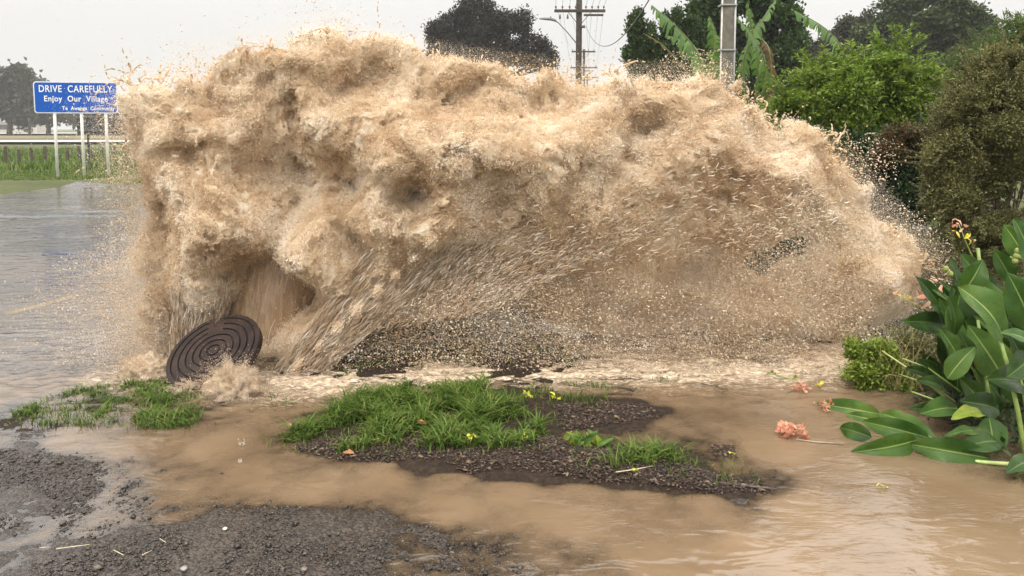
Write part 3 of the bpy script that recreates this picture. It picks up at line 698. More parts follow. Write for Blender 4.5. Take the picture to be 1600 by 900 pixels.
BP = [(G(a, b).x, G(a, b).y) for a, b in [(470, 690), (560, 690), (640, 690), (700, 695), (820, 690), (880, 684), (960, 700), (1060, 730), (1150, 750), (1216, 762), (1205, 771), (1100, 770), (1000, 762), (930, 754), (850, 744), (740, 740), (680, 726), (600, 722), (520, 716), (460, 704)]]
BP2 = [(G(a, b).x, G(a, b).y) for a, b in [(865, 634), (940, 630), (1010, 636), (1035, 650), (970, 664), (880, 672)]]
BP3 = [(G(a, b).x, G(a, b).y) for a, b in [(1110, 695), (1145, 697), (1150, 712), (1118, 712)]]
x, y = scatter_ok(110000, -1.4, 1.7, 3.2, 4.8, lambda x, y, h: (np.maximum(np.maximum(poly_sd(BP, x, y), poly_sd(BP2, x, y)), poly_sd(BP3, x, y))+rng.normal(size=len(x))*.012 > 0) & (h > -.012))
ln = .0025+.0035*rng.exponential(1, len(x)).clip(0, 5); o = chips(0, x, y, np.maximum(hz(x, y), .001)+rng.random(len(x))*.008, ln, ln*rng.uniform(.2, .7, len(x)), ln*.25, 'bark_debris', isle_mat('wet_bark', [(.018, .012, .01), (.03, .02, .015), (.05, .03, .02), (.09, .05, .03), (.22, .16, .10)], .55))
tag(o, 'dark brown bark mulch and leaf litter heaped in a low bank at the water', None, None, 'stuff')
def blades(x, y, z, h, wd, lean, name, mat, parent=None):
    n = len(x); an = rng.random(n)*6.28; ln_ = lean*h*(0.3+rng.random(n)); pa = an+1.57+rng.normal(size=n)*.4
    c, s_ = np.cos(pa), np.sin(pa); lx, ly = np.cos(an)*ln_, np.sin(an)*ln_
    R_ = []
    for t, ww in ((0, 1.0), (.4, .95), (.75, .6)):
        ox = lx*t**2; oy = ly*t**2; oz = h*t*(1-.25*t*t*lean)
        R_ += [np.stack([x+ox-c*wd*ww/2, y+oy-s_*wd*ww/2, z+oz], -1), np.stack([x+ox+c*wd*ww/2, y+oy+s_*wd*ww/2, z+oz], -1)]
    R_.append(np.stack([x+lx, y+ly, z+h*(1-.25*lean)], -1))
    V = np.stack(R_, 1).reshape(-1, 3); Q = np.array([(0, 1, 3, 2), (2, 3, 5, 4)]); T = np.array([(4, 5, 6)]); ar = 7*np.arange(n)[:, None, None]
    return npmesh(name, V, (T[None]+ar).reshape(-1, 3), mat, parent, False, (Q[None]+ar).reshape(-1, 4))
M_GRASS = leaf_mat('grass_blade', [(.018, .038, .006), (.045, .085, .010), (.085, .15, .018), (.15, .22, .04), (.34, .28, .11)], .5, .35, .2, 9)
def px2(L_): return [(G(a, b).x, G(a, b).y) for a, b in L_]
GI1 = px2([(-6, 662), (60, 628), (140, 606), (240, 596), (330, 606), (320, 632), (300, 668), (200, 672), (120, 664), (50, 664)])
GI2 = px2([(440, 690), (500, 655), (560, 625), (620, 606), (700, 600), (760, 602), (750, 625), (800, 640), (850, 668), (845, 700), (760, 714), (690, 710), (640, 700), (590, 704), (510, 712)])
GI3 = px2([(945, 735), (960, 715), (1040, 705), (1100, 722), (1150, 745), (1100, 750), (1020, 738)])
GI4 = px2([(790, 600), (900, 596), (960, 600), (940, 640), (880, 650), (800, 630)])
def grass(poly, n, thr, hmin, hmax, name, lab, sc=7, wd=.005, lean=.55):
    p = np.array(poly); lo, hi = p.min(0), p.max(0)
    x = rng.uniform(lo[0], hi[0], n); y = rng.uniform(lo[1], hi[1], n); s = poly_sd(p, x, y)
    cl = fbm(x*sc, y*sc, 4., 3); k = (s+rng.normal(size=n)*.02 > 0) & (cl > thr); x, y = x[k], y[k]; cl = cl[k]; s = s[k]
    hh = rng.uniform(hmin, hmax, len(x))*np.clip(.55+(cl-thr)*3, .5, 1.2)
    o = blades(x, y, np.maximum(hz(x, y), -.015), hh, rng.uniform(.6, 1.3, len(x))*wd, lean, name, M_GRASS); tag(o, lab, None, None, 'stuff')
grass(GI1, 2600, .30, .015, .045, 'grass', 'thin short grass tips scattered in the flooded left verge', 9, .004, 1.3)
grass(GI1, 7500, .47, .03, .075, 'grass', 'short grass half drowned at the edge of the road', 7, .006, 1.2)
grass(GI2, 15000, .42, .045, .12, 'grass', 'lush long grass clump in the middle of the verge', 6, .008, 1.25)
grass(GI3, 1900, .42, .05, .11, 'grass', 'small grass tufts on the dark bank of debris', 8, .007, 1.2)
grass(px2([(420, 700), (560, 640), (700, 590), (860, 620), (900, 690), (860, 720), (700, 722), (560, 716)]), 2600, .40, .015, .04, 'grass', 'short sparse grass fringing the big grass clump', 9, .005, .9)
grass(px2([(880, 690), (1000, 690), (1180, 735), (1200, 765), (1000, 750), (900, 740)]), 700, .44, .015, .05, 'grass', 'scattered grass blades on the bark bank', 9, .005, .9)
grass(px2([(520, 600), (560, 530), (700, 490), (900, 520), (900, 570), (600, 575)]), 3000, .36, .03, .08, 'grass', 'dark shaded grass behind the curtain of spray', 6, .006, .9)
grass(GI4, 1500, .45, .02, .05, 'grass', 'thin drowned grass behind the yellow leaves', 6, .004)
grass(px2([(320, 615), (440, 615), (520, 660), (440, 700), (330, 675)]), 900, .50, .02, .05, 'grass', 'sparse thin grass stalks standing in brown water', 6, .0035)
grass(px2([(1020, 590), (1100, 590), (1090, 608), (1020, 606)]), 260, .45, .02, .04, 'grass', 'few grass tips poking from foamy water', 6, .004)
# rough grass on the far verge
def far_grass(n, poly, h0, h1, lab, wd):
    p = np.array(poly); lo, hi = p.min(0), p.max(0); x = rng.uniform(lo[0], hi[0], n); y = rng.uniform(lo[1], hi[1], n)
    k = (poly_sd(p, x, y) > 0); x, y = x[k], y[k]; cl = fbm(x*.6, y*.6, 1., 3)
    o = blades(x, y, hz(x, y), rng.uniform(h0, h1, len(x))*np.clip(cl*2.2-.2, .2, 1.5), wd*rng.uniform(.7, 1.3, len(x)), .6, 'grass', M_GRASS); tag(o, lab, None, None, 'stuff')
far_grass(26000, [(-22, 21.5), (-8, 23), (-6, 27), (-22, 27)], .03, .09, 'mown grass verge beside the wet road', .02)
far_grass(30000, [(-30, 27), (-8, 27), (-8, 50), (-36, 50)], .15, .45, 'rough grass along the wire fence', .035)
print('grass', round(time.time()-T0, 1))
# ================================================================== manhole cover
M_IRON = simple_mat('cast_iron', (.040, .028, .025), .5, .3, 30, .3, .35, .0015)
def manhole_cover():
    rad = .318; prof = [(0, 0), (.028, 0)]
    # concentric ribs (r, height below the rim face)
    r = .028; z = 0
    groove = [.036, .082, .130, .178, .226, .276]
    for g_ in groove: prof += [(g_, 0), (g_+.003, -.012), (g_+.011, -.012), (g_+.014, 0)]
    prof += [(rad-.004, 0), (rad, -.004), (rad, -.05), (rad-.03, -.062), (rad-.03, -.08), (0, -.08)]
    n = 120; V = []; F = []
    for k, (r, z) in enumerate(prof):
        for i in range(n):
            a = 2*PI*i/n; rr = r; zz = z
            # plain bridge and lifting notch at angle 0
            d = abs((a+PI) % (2*PI)-PI)*max(r, .05)
            if z == -.012 and d < .052 and r > .16: zz = 0
            if d < .026 and r > rad-.06 and z > -.07: rr = min(rr, rad-.06)
            V.append((rr*math.cos(a), rr*math.sin(a), zz))
    for k in range(len(prof)-1):
        for i in range(n):
            F.append((k*n+i, k*n+(i+1) % n, (k+1)*n+(i+1) % n, (k+1)*n+i))
    mb = MB(); mb.add(V, F); return mb, rad
mb, crad = manhole_cover()
# top face normal: towards the camera, leaning back; the disc stands on its lower edge
cen = P(333, 547, 4.86); 

M_IRON = simple_mat('rusty_cast_iron', (.046, .029, .023), .55, .15, 7, .3, .6, .004, col2=(.020, .014, .012))
ccov = empty('manhole_cover', cen, 0, 'round dark iron manhole cover with concentric rings tilted on edge by the jet', 'manhole cover')
nrm = Vector((-.19, -.53, .82)).normalized(); upv = Vector((-.30, .14, .93)); upv = (upv-nrm*upv.dot(nrm)).normalized(); xa = upv.cross(nrm)
Rm = Matrix((upv, nrm.cross(upv), nrm)).transposed(); ccov.rotation_euler = Rm.to_euler()
cd_ = mb.build('disc', M_IRON, ccov); 
kb = MB(); kb.box((crad-.074, .0, -.004), (.022, .026, .02)); bevel(kb.build('lifting_eye', M_IRON, ccov), .003)
# small boils of water round the cover, each a bubbling lump
def rdir_(n): d = rng.normal(size=(n, 3)); return d
def boil(px, py, Y, w_, h_, lab, n=14000):
    c = P(px, py, Y); c.z = -.01; q = rng.normal(size=(n, 3)); q /= np.linalg.norm(q, axis=1, keepdims=True); q[:, 2] = np.abs(q[:, 2])
    ff_ = fbm(q[:, 0]*4.2+px, q[:, 1]*4.2, q[:, 2]*4.2, 5); rr = (.35+.80*ff_)*1.25+rng.exponential(.05, n)*(ff_ > .45)+rng.exponential(.16, n)*(ff_ > .58)
    p = q*rr[:, None]*np.array([w_, w_*.8, h_])
    mb = MB(); bm = bmesh.new(); bmesh.ops.create_icosphere(bm, subdivisions=5, radius=1)
    for v_ in bm.verts:
        q_ = v_.co.copy(); f_ = float(fbm(np.array([q_.x*4.2+px]), np.array([q_.y*4.2]), np.array([abs(q_.z)*4.2]), 5)[0]); k_ = .35+.80*f_; v_.co = Vector((q_.x*w_*k_*1.25, q_.y*w_*k_, q_.z*h_*k_*1.25))
    me = bpy.data.meshes.new('boiling_water'); bm.to_mesh(me); bm.free(); o = link('boiling_water', me, M_BODY, None, True); o.location = c
    v_, f_ = droplets(p, rdir_(n), rng.uniform(.004, .008, n), rng.uniform(.0012, .0026, n)); npmesh('droplets', v_, f_, M_SPRAY, o, True)['kind'] = 'stuff'
    tag(o, lab, 'splash', 'boils of water round the manhole cover'); return o
M_BOIL = mat_foam('boil_foam', ((.50, .32, .16), (.68, .48, .27), (.80, .62, .39), (.90, .80, .60)), .3, 14)
boil(230, 584, 4.9, .17, .16, 'rounded splash boiling left of the manhole cover')
boil(370, 602, 4.62, .185, .165, 'largest frothy splash in front of the manhole cover', 24000)
boil(300, 600, 4.66, .08, .06, 'small low splash under the lower edge of the manhole cover')
# ================================================================== road sign
M_WHITE = simple_mat('white_paint', (.78, .77, .73), .5, .4, 9, .12, .1)
M_BLUE = simple_mat('blue_sign_sheet', (.004, .085, .40), .4, .2, 4, .08, 0)
SD = 23.4; A = P(53, 151, SD); B_ = P(184, 154, SD+.5); W = (B_-A).length; yaw = math.atan2(B_.y-A.y, B_.x-A.x)
Hs = 49/FPX*SD; mid = (A+B_)/2; sgn = empty('road_sign', (mid.x, mid.y, 0), yaw, 'blue road sign reading DRIVE CAREFULLY on three white posts', 'road sign')
def rrect(w_, h_, r, y, n=6):
    pts = []
    for cx_, cz_, a0 in ((w_/2-r, h_/2-r, 0), (-w_/2+r, h_/2-r, 90), (-w_/2+r, -h_/2+r, 180), (w_/2-r, -h_/2+r, 270)):
        for k in range(n+1): a = R(a0+90*k/n); pts.append((cx_+r*math.cos(a), y, cz_+r*math.sin(a)))
    return pts
def plate(w_, h_, r, y0, y1, zc):
    mb = MB(); a = rrect(w_, h_, r, y0); b = rrect(w_, h_, r, y1); n = len(a)
    mb.add([(x, y, z+zc) for x, y, z in a+b], [tuple(range(n)), tuple(range(n, 2*n))[::-1]]+[(i, i+n, (i+1) % n+n, (i+1) % n) for i in range(n)]); return mb
zc = mid.z
plate(W, Hs, .09, -.02, .0, zc).build('panel', M_WHITE, sgn)
plate(W-.06, Hs-.06, .07, -.026, -.018, zc).build('panel_face', M_BLUE, sgn)
def text(s, size, x, z, parent, sx=1.0, y=-.029, align='CENTER', name='lettering', mat=None, sp=1.1):
    cu = bpy.data.curves.new(name, 'FONT'); cu.body = s; cu.size = size; cu.align_x = align; cu.align_y = 'CENTER'; cu.space_character = sp; cu.extrude = .002; cu.offset = .004
    tmp = bpy.data.objects.new(name, cu); C.objects.link(tmp); dg = bpy.context.evaluated_depsgraph_get(); me = bpy.data.meshes.new_from_object(tmp.evaluated_get(dg))
    bpy.data.objects.remove(tmp); bpy.data.curves.remove(cu); me.materials.clear(); me.name = name; o = link(name, me, mat or M_WHITE)
    o.parent = parent; o.location = (x, y, z); o.rotation_euler = (PI/2, 0, 0); o.scale = (sx, 1, 1); return o
text('DRIVE  CAREFULLY', .30, 0, zc+.26, sgn, .76)
text('Enjoy  Our  Village', .25, 0, zc-.045, sgn, .86)
text('Te  Awanga  Community', .165, W/2-.10, zc-.34, sgn, .82, align='RIGHT')
for px in (82.5, 124.5, 163):
    t_ = (px-53)/131; x = -W/2+W*t_; mb = MB(); mb.tube([(x+.0, .045, -.02), (x, .045, zc+Hs/2-.05)], .045, 12); mb.build('post', M_WHITE, sgn, True)
M_DGREY = simple_mat('dark_weathered_board', (.045, .047, .052), .7, .3, 5, .25, .2)
a = P(117, 193, 27.5); b_ = P(214, 193, 28); sb2 = empty('signboard', ((a.x+b_.x)/2, 27.7, 0), 0, 'dark grey board seen from behind between the legs of the blue sign', 'signboard')
w2 = (b_-a).length; h2 = 34/FPX*27.7; mb = MB(); mb.box((0, 0, a.z), (w2, .04, h2)); mb.build('panel', M_DGREY, sb2)
for dz_ in (-.25, .25): mb = MB(); mb.box((0, -.05, a.z+dz_), (w2*1.04, .05, .05)); mb.build('rail', simple_mat('rail_grey', (.12, .12, .12), .6), sb2)
for dx_ in (-.7, .7): mb = MB(); mb.tube([(dx_, .06, 0), (dx_, .06, a.z+h2/2)], .04, 8); mb.build('post', M_DGREY, sb2)
# ================================================================== fence
M_WOOD = simple_mat('grey_post_wood', (.10, .075, .055), .85, .2, 12, .35, .5)
fnc = empty('wire_fence', (P(80, 240, 31).x, 31, 0), 0, 'low wire fence of dark wooden posts behind the road sign', 'fence')
xs_ = []
for k, px in enumerate((-22, 8, 30, 50, 69, 87, 105, 122, 140, 156, 178, 200)):
    Y = 31-.02*k; q = P(px, 262, Y); x = q.x-fnc.location.x; xs_.append(x); hh = .85+.08*math.sin(k*2.1); mb = MB()
    mb.tube([(x+.03*math.sin(k*3), 0, -.1), (x+.05*math.sin(k*1.7), 0, hh)], [.07, .06], 8); mb.build('post', M_WOOD, fnc)
M_WIRE = simple_mat('fence_wire', (.10, .10, .10), .5, bstr=0)
for z in (.35, .58, .78):
    mb = MB(); mb.tube([(x, -.07, z-.02*(i % 2)) for i, x in enumerate(xs_)], .006, 4); mb.build('wire', M_WIRE, fnc)
# ================================================================== far shed
M_SHED = simple_mat('shed_wall', (.42, .40, .36), .8, .2, .5, .1, 0); M_DARK = simple_mat('dark_window', (.05, .05, .055), .3); M_ROOF = simple_mat('grey_roof', (.20, .19, .18), .6, .3, 1, .15, 0)
shd = empty('farm_shed', (P(22, 200, 190).x, 190, 0), R(8), 'pale low farm shed with one dark window beneath the distant trees', 'shed')
mb = MB(); mb.box((0, 0, 1.6), (13.5, 6, 3.2)); mb.build('wall', M_SHED, shd)
mb = MB(); mb.add([(-7.1, -3.4, 3.15), (7.1, -3.4, 3.15), (7.1, 0, 4.7), (-7.1, 0, 4.7), (-7.1, 3.4, 3.15), (7.1, 3.4, 3.15)], [(0, 1, 2, 3), (3, 2, 5, 4), (0, 3, 4), (1, 5, 2), (0, 4, 5, 1)]); mb.build('roof', M_ROOF, shd)
mb = MB(); mb.box((-1.5, -3.02, 1.9), (5.6, .06, 1.2)); mb.build('window', M_DARK, shd)
mb = MB(); mb.box((5.0, -3.02, 1.5), (1.6, .06, 2.4)); mb.build('door', M_ROOF, shd)
# ================================================================== poles, lamp, wires
M_POLE = simple_mat('tarred_pole_wood', (.070, .055, .044), .85, .2, 8, .35, .4); M_INS = simple_mat('brown_insulator', (.10, .07, .06), .3, .5, 4, .1, 0)
M_CONC = simple_mat('weathered_concrete', (.155, .145, .115), .85, .2, 7, .3, .5, .004); M_GALV = simple_mat('galvanised_steel', (.36, .36, .35), .45, .5, 6, .12, .1, metallic=.5); M_LAMP = simple_mat('lamp_grey', (.20, .20, .195), .5, .4, 3, .1, 0)
def pole(px, Y, top, r0, r1, lab, arms, braces=True, grp=None):
    c = P(px, 200, Y); o = empty('power_pole', (c.x, Y, 0), 0, lab, 'power pole', grp)
    mb = MB(); mb.tube([(0, 0, -.2), (0, 0, top/2), (.0, 0, top)], [r0, (r0+r1)/2, r1], 14); mb.build('pole', M_POLE, o, True)
    ends = []
    for (x0, x1, pyc, th, ins) in arms:
        z = P(px, pyc, Y).z; k = Y/FPX; a_, b_ = (x0-px)*k, (x1-px)*k; fy = -r1-.07
        mb = MB(); mb.box(((a_+b_)/2, fy, z), (b_-a_, .11, th)); ar = bevel(mb.build('cross_arm', M_POLE, o), .01)
        for t_ in ins:
            xi = a_+(b_-a_)*t_; mi = MB(); mi.tube([(xi, fy, z+th/2), (xi, fy, z+th/2+.07), (xi, fy, z+th/2+.09), (xi, fy, z+th/2+.16), (xi, fy, z+th/2+.19)], [.02, .02, .055, .05, .02], 8); mi.build('insulator', M_INS, ar)
            ends.append(Vector((c.x+xi, Y+fy, z+th/2+.19)))
        if braces and b_-a_ > 1.5:
            for sx_ in (-1, 1): mb = MB(); mb.tube([(sx_*.02, fy-.02, z-.75), (sx_*.62, fy-.06, z-.05)], .018, 6); mb.build('brace', M_POLE, o)
    return o, ends
Y1 = 40.; Y2 = 84.; Y3 = 130.
p1, e1 = pole(903.5, Y1, 13.5, .17, .145, 'tall dark wooden power pole that carries the street lamp', [(865, 943, 18, .15, (.03, .16, .3, .42, .62, .74, .86, .97)), (910, 940, 24.5, .10, ())])
for xi in (-.62, -1.02): mb = MB(); q = P(903.5+xi/Y1*FPX, 27, Y1); mb.tube([(xi, -.22, q.z+.12), (xi, -.22, q.z-.02), (xi, -.22, q.z-.12)], [.03, .055, .05], 8); mb.build('switch', M_INS, p1)
p2, e2 = pole(911.5, Y2, P(911, 77, Y2).z, .17, .14, 'shorter power pole standing behind the lamp pole', [(892, 929, 81, .17, (.05, .5, .7, .93)), (890, 932, 106, .14, (.05, .3, .6, .95)), (912, 926, 111, .1, ())], grp=None)
p3, e3 = pole(917, Y3, P(917, 116, Y3).z, .16, .13, 'farthest power pole with one cross arm just above the water', [(903, 930, 121, .16, (.05, .35, .65, .95))])
# street lamp on the pole: arm and head are parts of a thing of its own
lmp = empty('street_lamp', (p1.location.x, Y1, 0), 0, 'grey street lamp on a bent arm clamped to the wooden power pole', 'street lamp')
k = Y1/FPX; f = lambda a, b: ((a-903.5)*k, -.2, P(903.5, b, Y1).z)
mb = MB(); mb.tube([f(899, 68), f(886, 52), f(872, 37), f(868.5, 34.5), f(861, 32)], [.03, .03, .03, .035, .035], 8); mb.build('lamp_arm', M_LAMP, lmp, True)
mb = MB(); mb.tube([f(868, 34), f(866, 32.5), f(860, 30.5), f(850, 30), f(842, 30)], [.04, .07, .09, .075, .035], 10); mb.build('lamp_head', M_LAMP, lmp, True)
mb = MB(); mb.tube([f(860, 30), f(859.5, 26)], [.035, .03], 8); mb.build('photocell', M_LAMP, lmp, True)
M_CABLE = simple_mat('overhead_cable', (.11, .11, .11), .5, bstr=0)
def cable(a, b, sag, r, lab, grp=None, n=18):
    pts = [(a.lerp(b, i/n)-Vector((0, 0, sag*4*(i/n)*(1-i/n)))) for i in range(n+1)]
    mb = MB(); o0 = a.copy(); mb.tube([p-o0 for p in pts], r, 5, False); o = mb.build('overhead_wire', M_CABLE, None, True); o.location = o0
    return tag(o, lab, 'wire', grp)
words = ['outermost left', 'second from left', 'third from left', 'fourth from left', 'fourth from right', 'third from right', 'second from right', 'outermost right']
for i in range(8):
    near_ = Vector((1.2+(i-3.5)*.42, -6, 11.6)); cable(e1[i], near_, .9, .009, f'{words[i]} thin wire rising towards the viewer from the lamp pole', 'wires above the lamp pole')
    tgt = e2[min(i//2*1+(0 if i < 4 else 0), 3)] if i % 2 == 0 else e2[4+i//2]
    cable(e1[i], tgt, .5, .008, f'{words[i]} thin wire running on from the lamp pole to the shorter pole', 'wires between the poles')
for i in range(4): cable(e2[i], e3[i], .5, .01, f'{["outer left", "inner left", "inner right", "outer right"][i]} faint wire between the two farthest poles', 'wires between the far poles')
# concrete pole with conduits
CY = 12.0; c = P(1132, 200, CY); cp_ = empty('concrete_pole', (c.x, CY, 0), 0, 'grey weathered concrete pole with a pale and a dark conduit beside the banana plants', 'pole')
k = CY/FPX; ztop = 6.2
def taper(w0, w1, d0, d1, z0, z1):
    mb = MB(); vs = [(sx*w*.5, sy*d*.5, z) for z, w, d in ((z0, w0, d0), (z1, w1, d1)) for sx, sy in ((-1, -1), (1, -1), (1, 1), (-1, 1))]
    mb.add(vs, [(0, 1, 5, 4), (1, 2, 6, 5), (2, 3, 7, 6), (3, 0, 4, 7), (4, 5, 6, 7), (3, 2, 1, 0)]); return mb
bevel(taper(.20, .165, .2, .16, -.1, ztop).build('pole', M_CONC, cp_), .02, 3)
mb = MB(); mb.tube([(-.105, -.06, 0), (-.092, -.06, 5)], .014, 8); mb.build('conduit', simple_mat('pale_conduit', (.62, .60, .55), .5), cp_, True)
mb = MB(); mb.tube([(.112, -.06, 0), (.105, -.06, 5.0)], .020, 8); mb.build('conduit', M_GALV, cp_, True)
for z in (2.2, 2.9, 3.6): mb = MB(); mb.box((0, -.005, z), (.25, .21, .022)); mb.build('strap', M_GALV, cp_)
a = Vector((p1.location.x+.25, Y1-.2, P(912, 42, Y1).z)); mb = MB(); mb.tube([(.1, -.15, a.z-.02), (.3, -.2, a.z)], [.06, .09], 8); mb.build('cable_clamp', M_INS, p1)
cable(Vector((a.x+.1, a.y, a.z)), P(1055, -75, 14), 1.35, .016, 'thick dark service cable sagging from the lamp pole towards the concrete pole', None, 30)
# low boundary wall on the right, half hidden by spray
M_WALLD = simple_mat('dark_block_wall', (.07, .07, .066), .6, .4, 6, .3, .5, .006)
q = P(1330, 350, 9.3); q2 = P(1500, 345, 7.6); bw = MB(); L_ = (q2-q).length; ang = math.atan2(q2.y-q.y, q2.x-q.x)
wl = empty('boundary_wall', ((q.x+q2.x)/2, (q.y+q2.y)/2, 0), ang, 'low dark boundary wall behind the spray under the shrubs', 'wall')
bw.box((0, 0, .26), (L_+.6, .18, .56)); bevel(bw.build('wall', M_WALLD, wl), .01)
bw = MB(); bw.box((0, 0, .56), (L_+.64, .24, .05)); bevel(bw.build('coping', simple_mat('wet_coping', (.22, .22, .21), .25, .6), wl), .008)
print('objects', round(time.time()-T0, 1))
# ================================================================== trees and shrubs
def rdir(n, up=0.0):
    d = rng.normal(size=(n, 3)); d[:, 2] += up; return d/np.linalg.norm(d, axis=1, keepdims=True)
def leaves_mesh(p, d, ln, wd, fold=.25):
    """pointed leaves: base, widest pair, tip (two folded triangles)"""
    n = len(p); d = d/np.linalg.norm(d, axis=1, keepdims=True); s = np.cross(d, rng.normal(size=(n, 3))*.6+np.array([0, 0, 1.])); s /= np.linalg.norm(s, axis=1, keepdims=True)+1e-9; u = np.cross(s, d)
    l = ln[:, None]; w_ = wd[:, None]; m_ = p+d*l*.45
    V = np.stack([p, m_+s*w_*.5+u*w_*fold, p+d*l, m_-s*w_*.5+u*w_*fold], 1).reshape(-1, 3)
    T = np.array([(0, 1, 2), (0, 2, 3)]); return V, (T[None]+4*np.arange(n)[:, None, None]).reshape(-1, 3)
def blob_points(blobs, n, shell=.55, thr=.0, sc=1.5, off=0.):
    """n points in ellipsoids (x, y, z, rx, ry, rz), denser to the outside, broken by noise"""
    b = np.array(blobs, float); vol = (b[:, 3]*b[:, 4]*b[:, 5])**(2/3); i = rng.choice(len(b), n, p=vol/vol.sum())
    d = rdir(n); r = shell+(1-shell)*rng.random(n)**.6; q = b[i, :3]+d*b[i, 3:]*r[:, None]*(1+.25*(fbm(d[:, 0]*3+i, d[:, 1]*3, d[:, 2]*3, 3)-.5))[:, None]
    if thr > 0: k = fbm(q[:, 0]*sc+off, q[:, 1]*sc, q[:, 2]*sc, 3) > thr; q, d = q[k], d[k]
    return q, d
def clusters(q, d, m_, spread, ln, wd, up=.2, outw=.6):
    """m leaves round each twig end"""
    n = len(q)*m_; p = np.repeat(q, m_, 0)+rng.normal(size=(n, 3))*spread; dd = rdir(n, up)+np.repeat(d, m_, 0)*outw
    return leaves_mesh(p, dd, rng.uniform(.6, 1.2, n)*ln, rng.uniform(.7, 1.2, n)*wd)
def limbs(root, base, blobs, r0, mat, fork=.35, name='trunk', n=5):
    mb = MB(); top = Vector((base[0], base[1], base[2])); bb = sorted(blobs, key=lambda b: -b[3]*b[5])
    cz = np.mean([b[2]-b[5] for b in bb]); zf = base[2]+(cz-base[2])*.75; fk = Vector((base[0]+.02*zf, base[1], zf))
    mb.tube([top-Vector((0, 0, .1)), (top+fk)/2+Vector((.04*zf, 0, 0)), fk], [r0*1.15, r0*.9, r0*.75], 10)
    for b in bb[:40]:
        e = Vector(b[:3]); mid = fk.lerp(e, .5)+Vector((random.uniform(-.1, .1)*b[3], random.uniform(-.1, .1)*b[3], -.12*(e-fk).length)); mb.tube([fk-Vector((0, 0, .05*zf)), mid, e], [r0*.5, r0*.3, r0*.07], 6)
        for _ in range(n):
            t2 = e+Vector(rdir(1)[0])*b[3]*.8; mb.tube([mid.lerp(e, random.uniform(.1, .9)), (e+t2)/2, t2], [r0*.16, r0*.10, r0*.03], 5)
    return mb.build(name, mat, root, True)
M_BARK = simple_mat('grey_brown_bark', (.11, .085, .065), .9, .2, 6, .4, .6, .01)
GREY = lambda c, k: tuple(a*(1-k)+.17*k for a in c)
M_GUM = leaf_mat('gum_leaf', [(.018, .017, .012), (.03, .028, .019), (.045, .04, .028)], .6, .15, .2, .3)
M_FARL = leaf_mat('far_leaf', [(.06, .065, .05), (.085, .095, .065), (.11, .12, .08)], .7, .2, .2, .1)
M_CON = leaf_mat('conifer_leaf', [(.018, .036, .010), (.04, .075, .016), (.075, .125, .026)], .6, .2, .25, 1.2)
M_DKT = leaf_mat('dark_tree_leaf', [(.018, .038, .010), (.04, .08, .015), (.08, .135, .026)], .5, .25, .3, .8)
M_OAK = leaf_mat('broad_tree_leaf', [(.022, .034, .010), (.048, .070, .016), (.085, .115, .028)], .5, .22, .3, .5)
M_BRT = leaf_mat('bright_leaf', [(.055, .10, .010), (.12, .19, .018), (.21, .30, .03), (.30, .40, .06)], .4, .4, .4, 1.3)
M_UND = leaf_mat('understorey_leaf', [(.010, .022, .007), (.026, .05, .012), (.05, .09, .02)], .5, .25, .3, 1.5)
M_RED = leaf_mat('nandina_leaf', [(.02, .045, .012), (.05, .06, .018), (.10, .055, .02), (.20, .075, .03)], .5, .3, .3, 4)
M_OLV = leaf_mat('olive_leaf', [(.055, .058, .018), (.12, .12, .038), (.20, .195, .065), (.32, .30, .12)], .5, .3, .35, 2.5)
M_PALE_L = leaf_mat('feathery_leaf', [(.06, .09, .025), (.10, .15, .035), (.15, .21, .05)], .5, .35, .3, 1)
M_WEED = leaf_mat('weed_leaf', [(.08, .14, .012), (.20, .28, .03), (.36, .44, .07)], .4, .35, .4, 6)
def plant(name, px, Y, lab, cat, grp=None):
    q = P(px, 200, Y); return empty(name, (q.x, Y, 0), 0, lab, cat, grp)
def pblob(root, px, py, Y, rx, rz, ry=None):
    """ellipsoid centred on a sight line, radii in pixels at that distance; root space"""
    q = P(px, py, Y); k = Y/FPX; return (q.x-root.location.x, q.y-root.location.y, q.z, rx*k, (ry or rx)*k, rz*k)
def crown(root, blobs, ntw, m_, spread, ln, wd, mat, shell=.55, thr=.0, sc=1.5, up=.2, name='crown', outw=.6):
    q, d = blob_points(blobs, ntw, shell, thr, sc, root.location.x); v, f = clusters(q, d, m_, spread, ln, wd, up, outw); return npmesh(name, v, f, mat, root)
def sub(blobs, n, f=.42, seed=0):
    """break big ellipsoids into smaller lumps near their surface"""
    out = []
    for b in blobs:
        for _ in range(n):
            d = rdir(1, .25)[0]; out.append((b[0]+d[0]*b[3]*.72, b[1]+d[1]*b[4]*.72, b[2]+d[2]*b[5]*.72, b[3]*f*random.uniform(.7, 1.25), b[4]*f, b[5]*f*random.uniform(.7, 1.2)))
    return out
# gum tree
o = plant('gum_tree', 765, 60, 'broad rounded gum tree with an open dark crown far behind the burst', 'tree')
bl = [pblob(o, *b[:2], 60, *b[2:]) for b in [(748, 30, 42, 24, 30), (800, 44, 40, 26, 30), (702, 52, 34, 24, 30), (680, 70, 26, 18, 25), (830, 78, 30, 22, 25), (765, 60, 46, 30, 34), (720, 80, 30, 22, 25), (850, 95, 16, 16, 16), (790, 90, 36, 22, 25), (742, 18, 30, 16, 20)]]
lim = limbs(o, (0, 0, 0), sub(bl, 3, .5), .42, M_BARK); crown(o, sub(bl, 9, .36), 6500, 9, .26, .30, .15, M_GUM, .35, .46, 1.1)
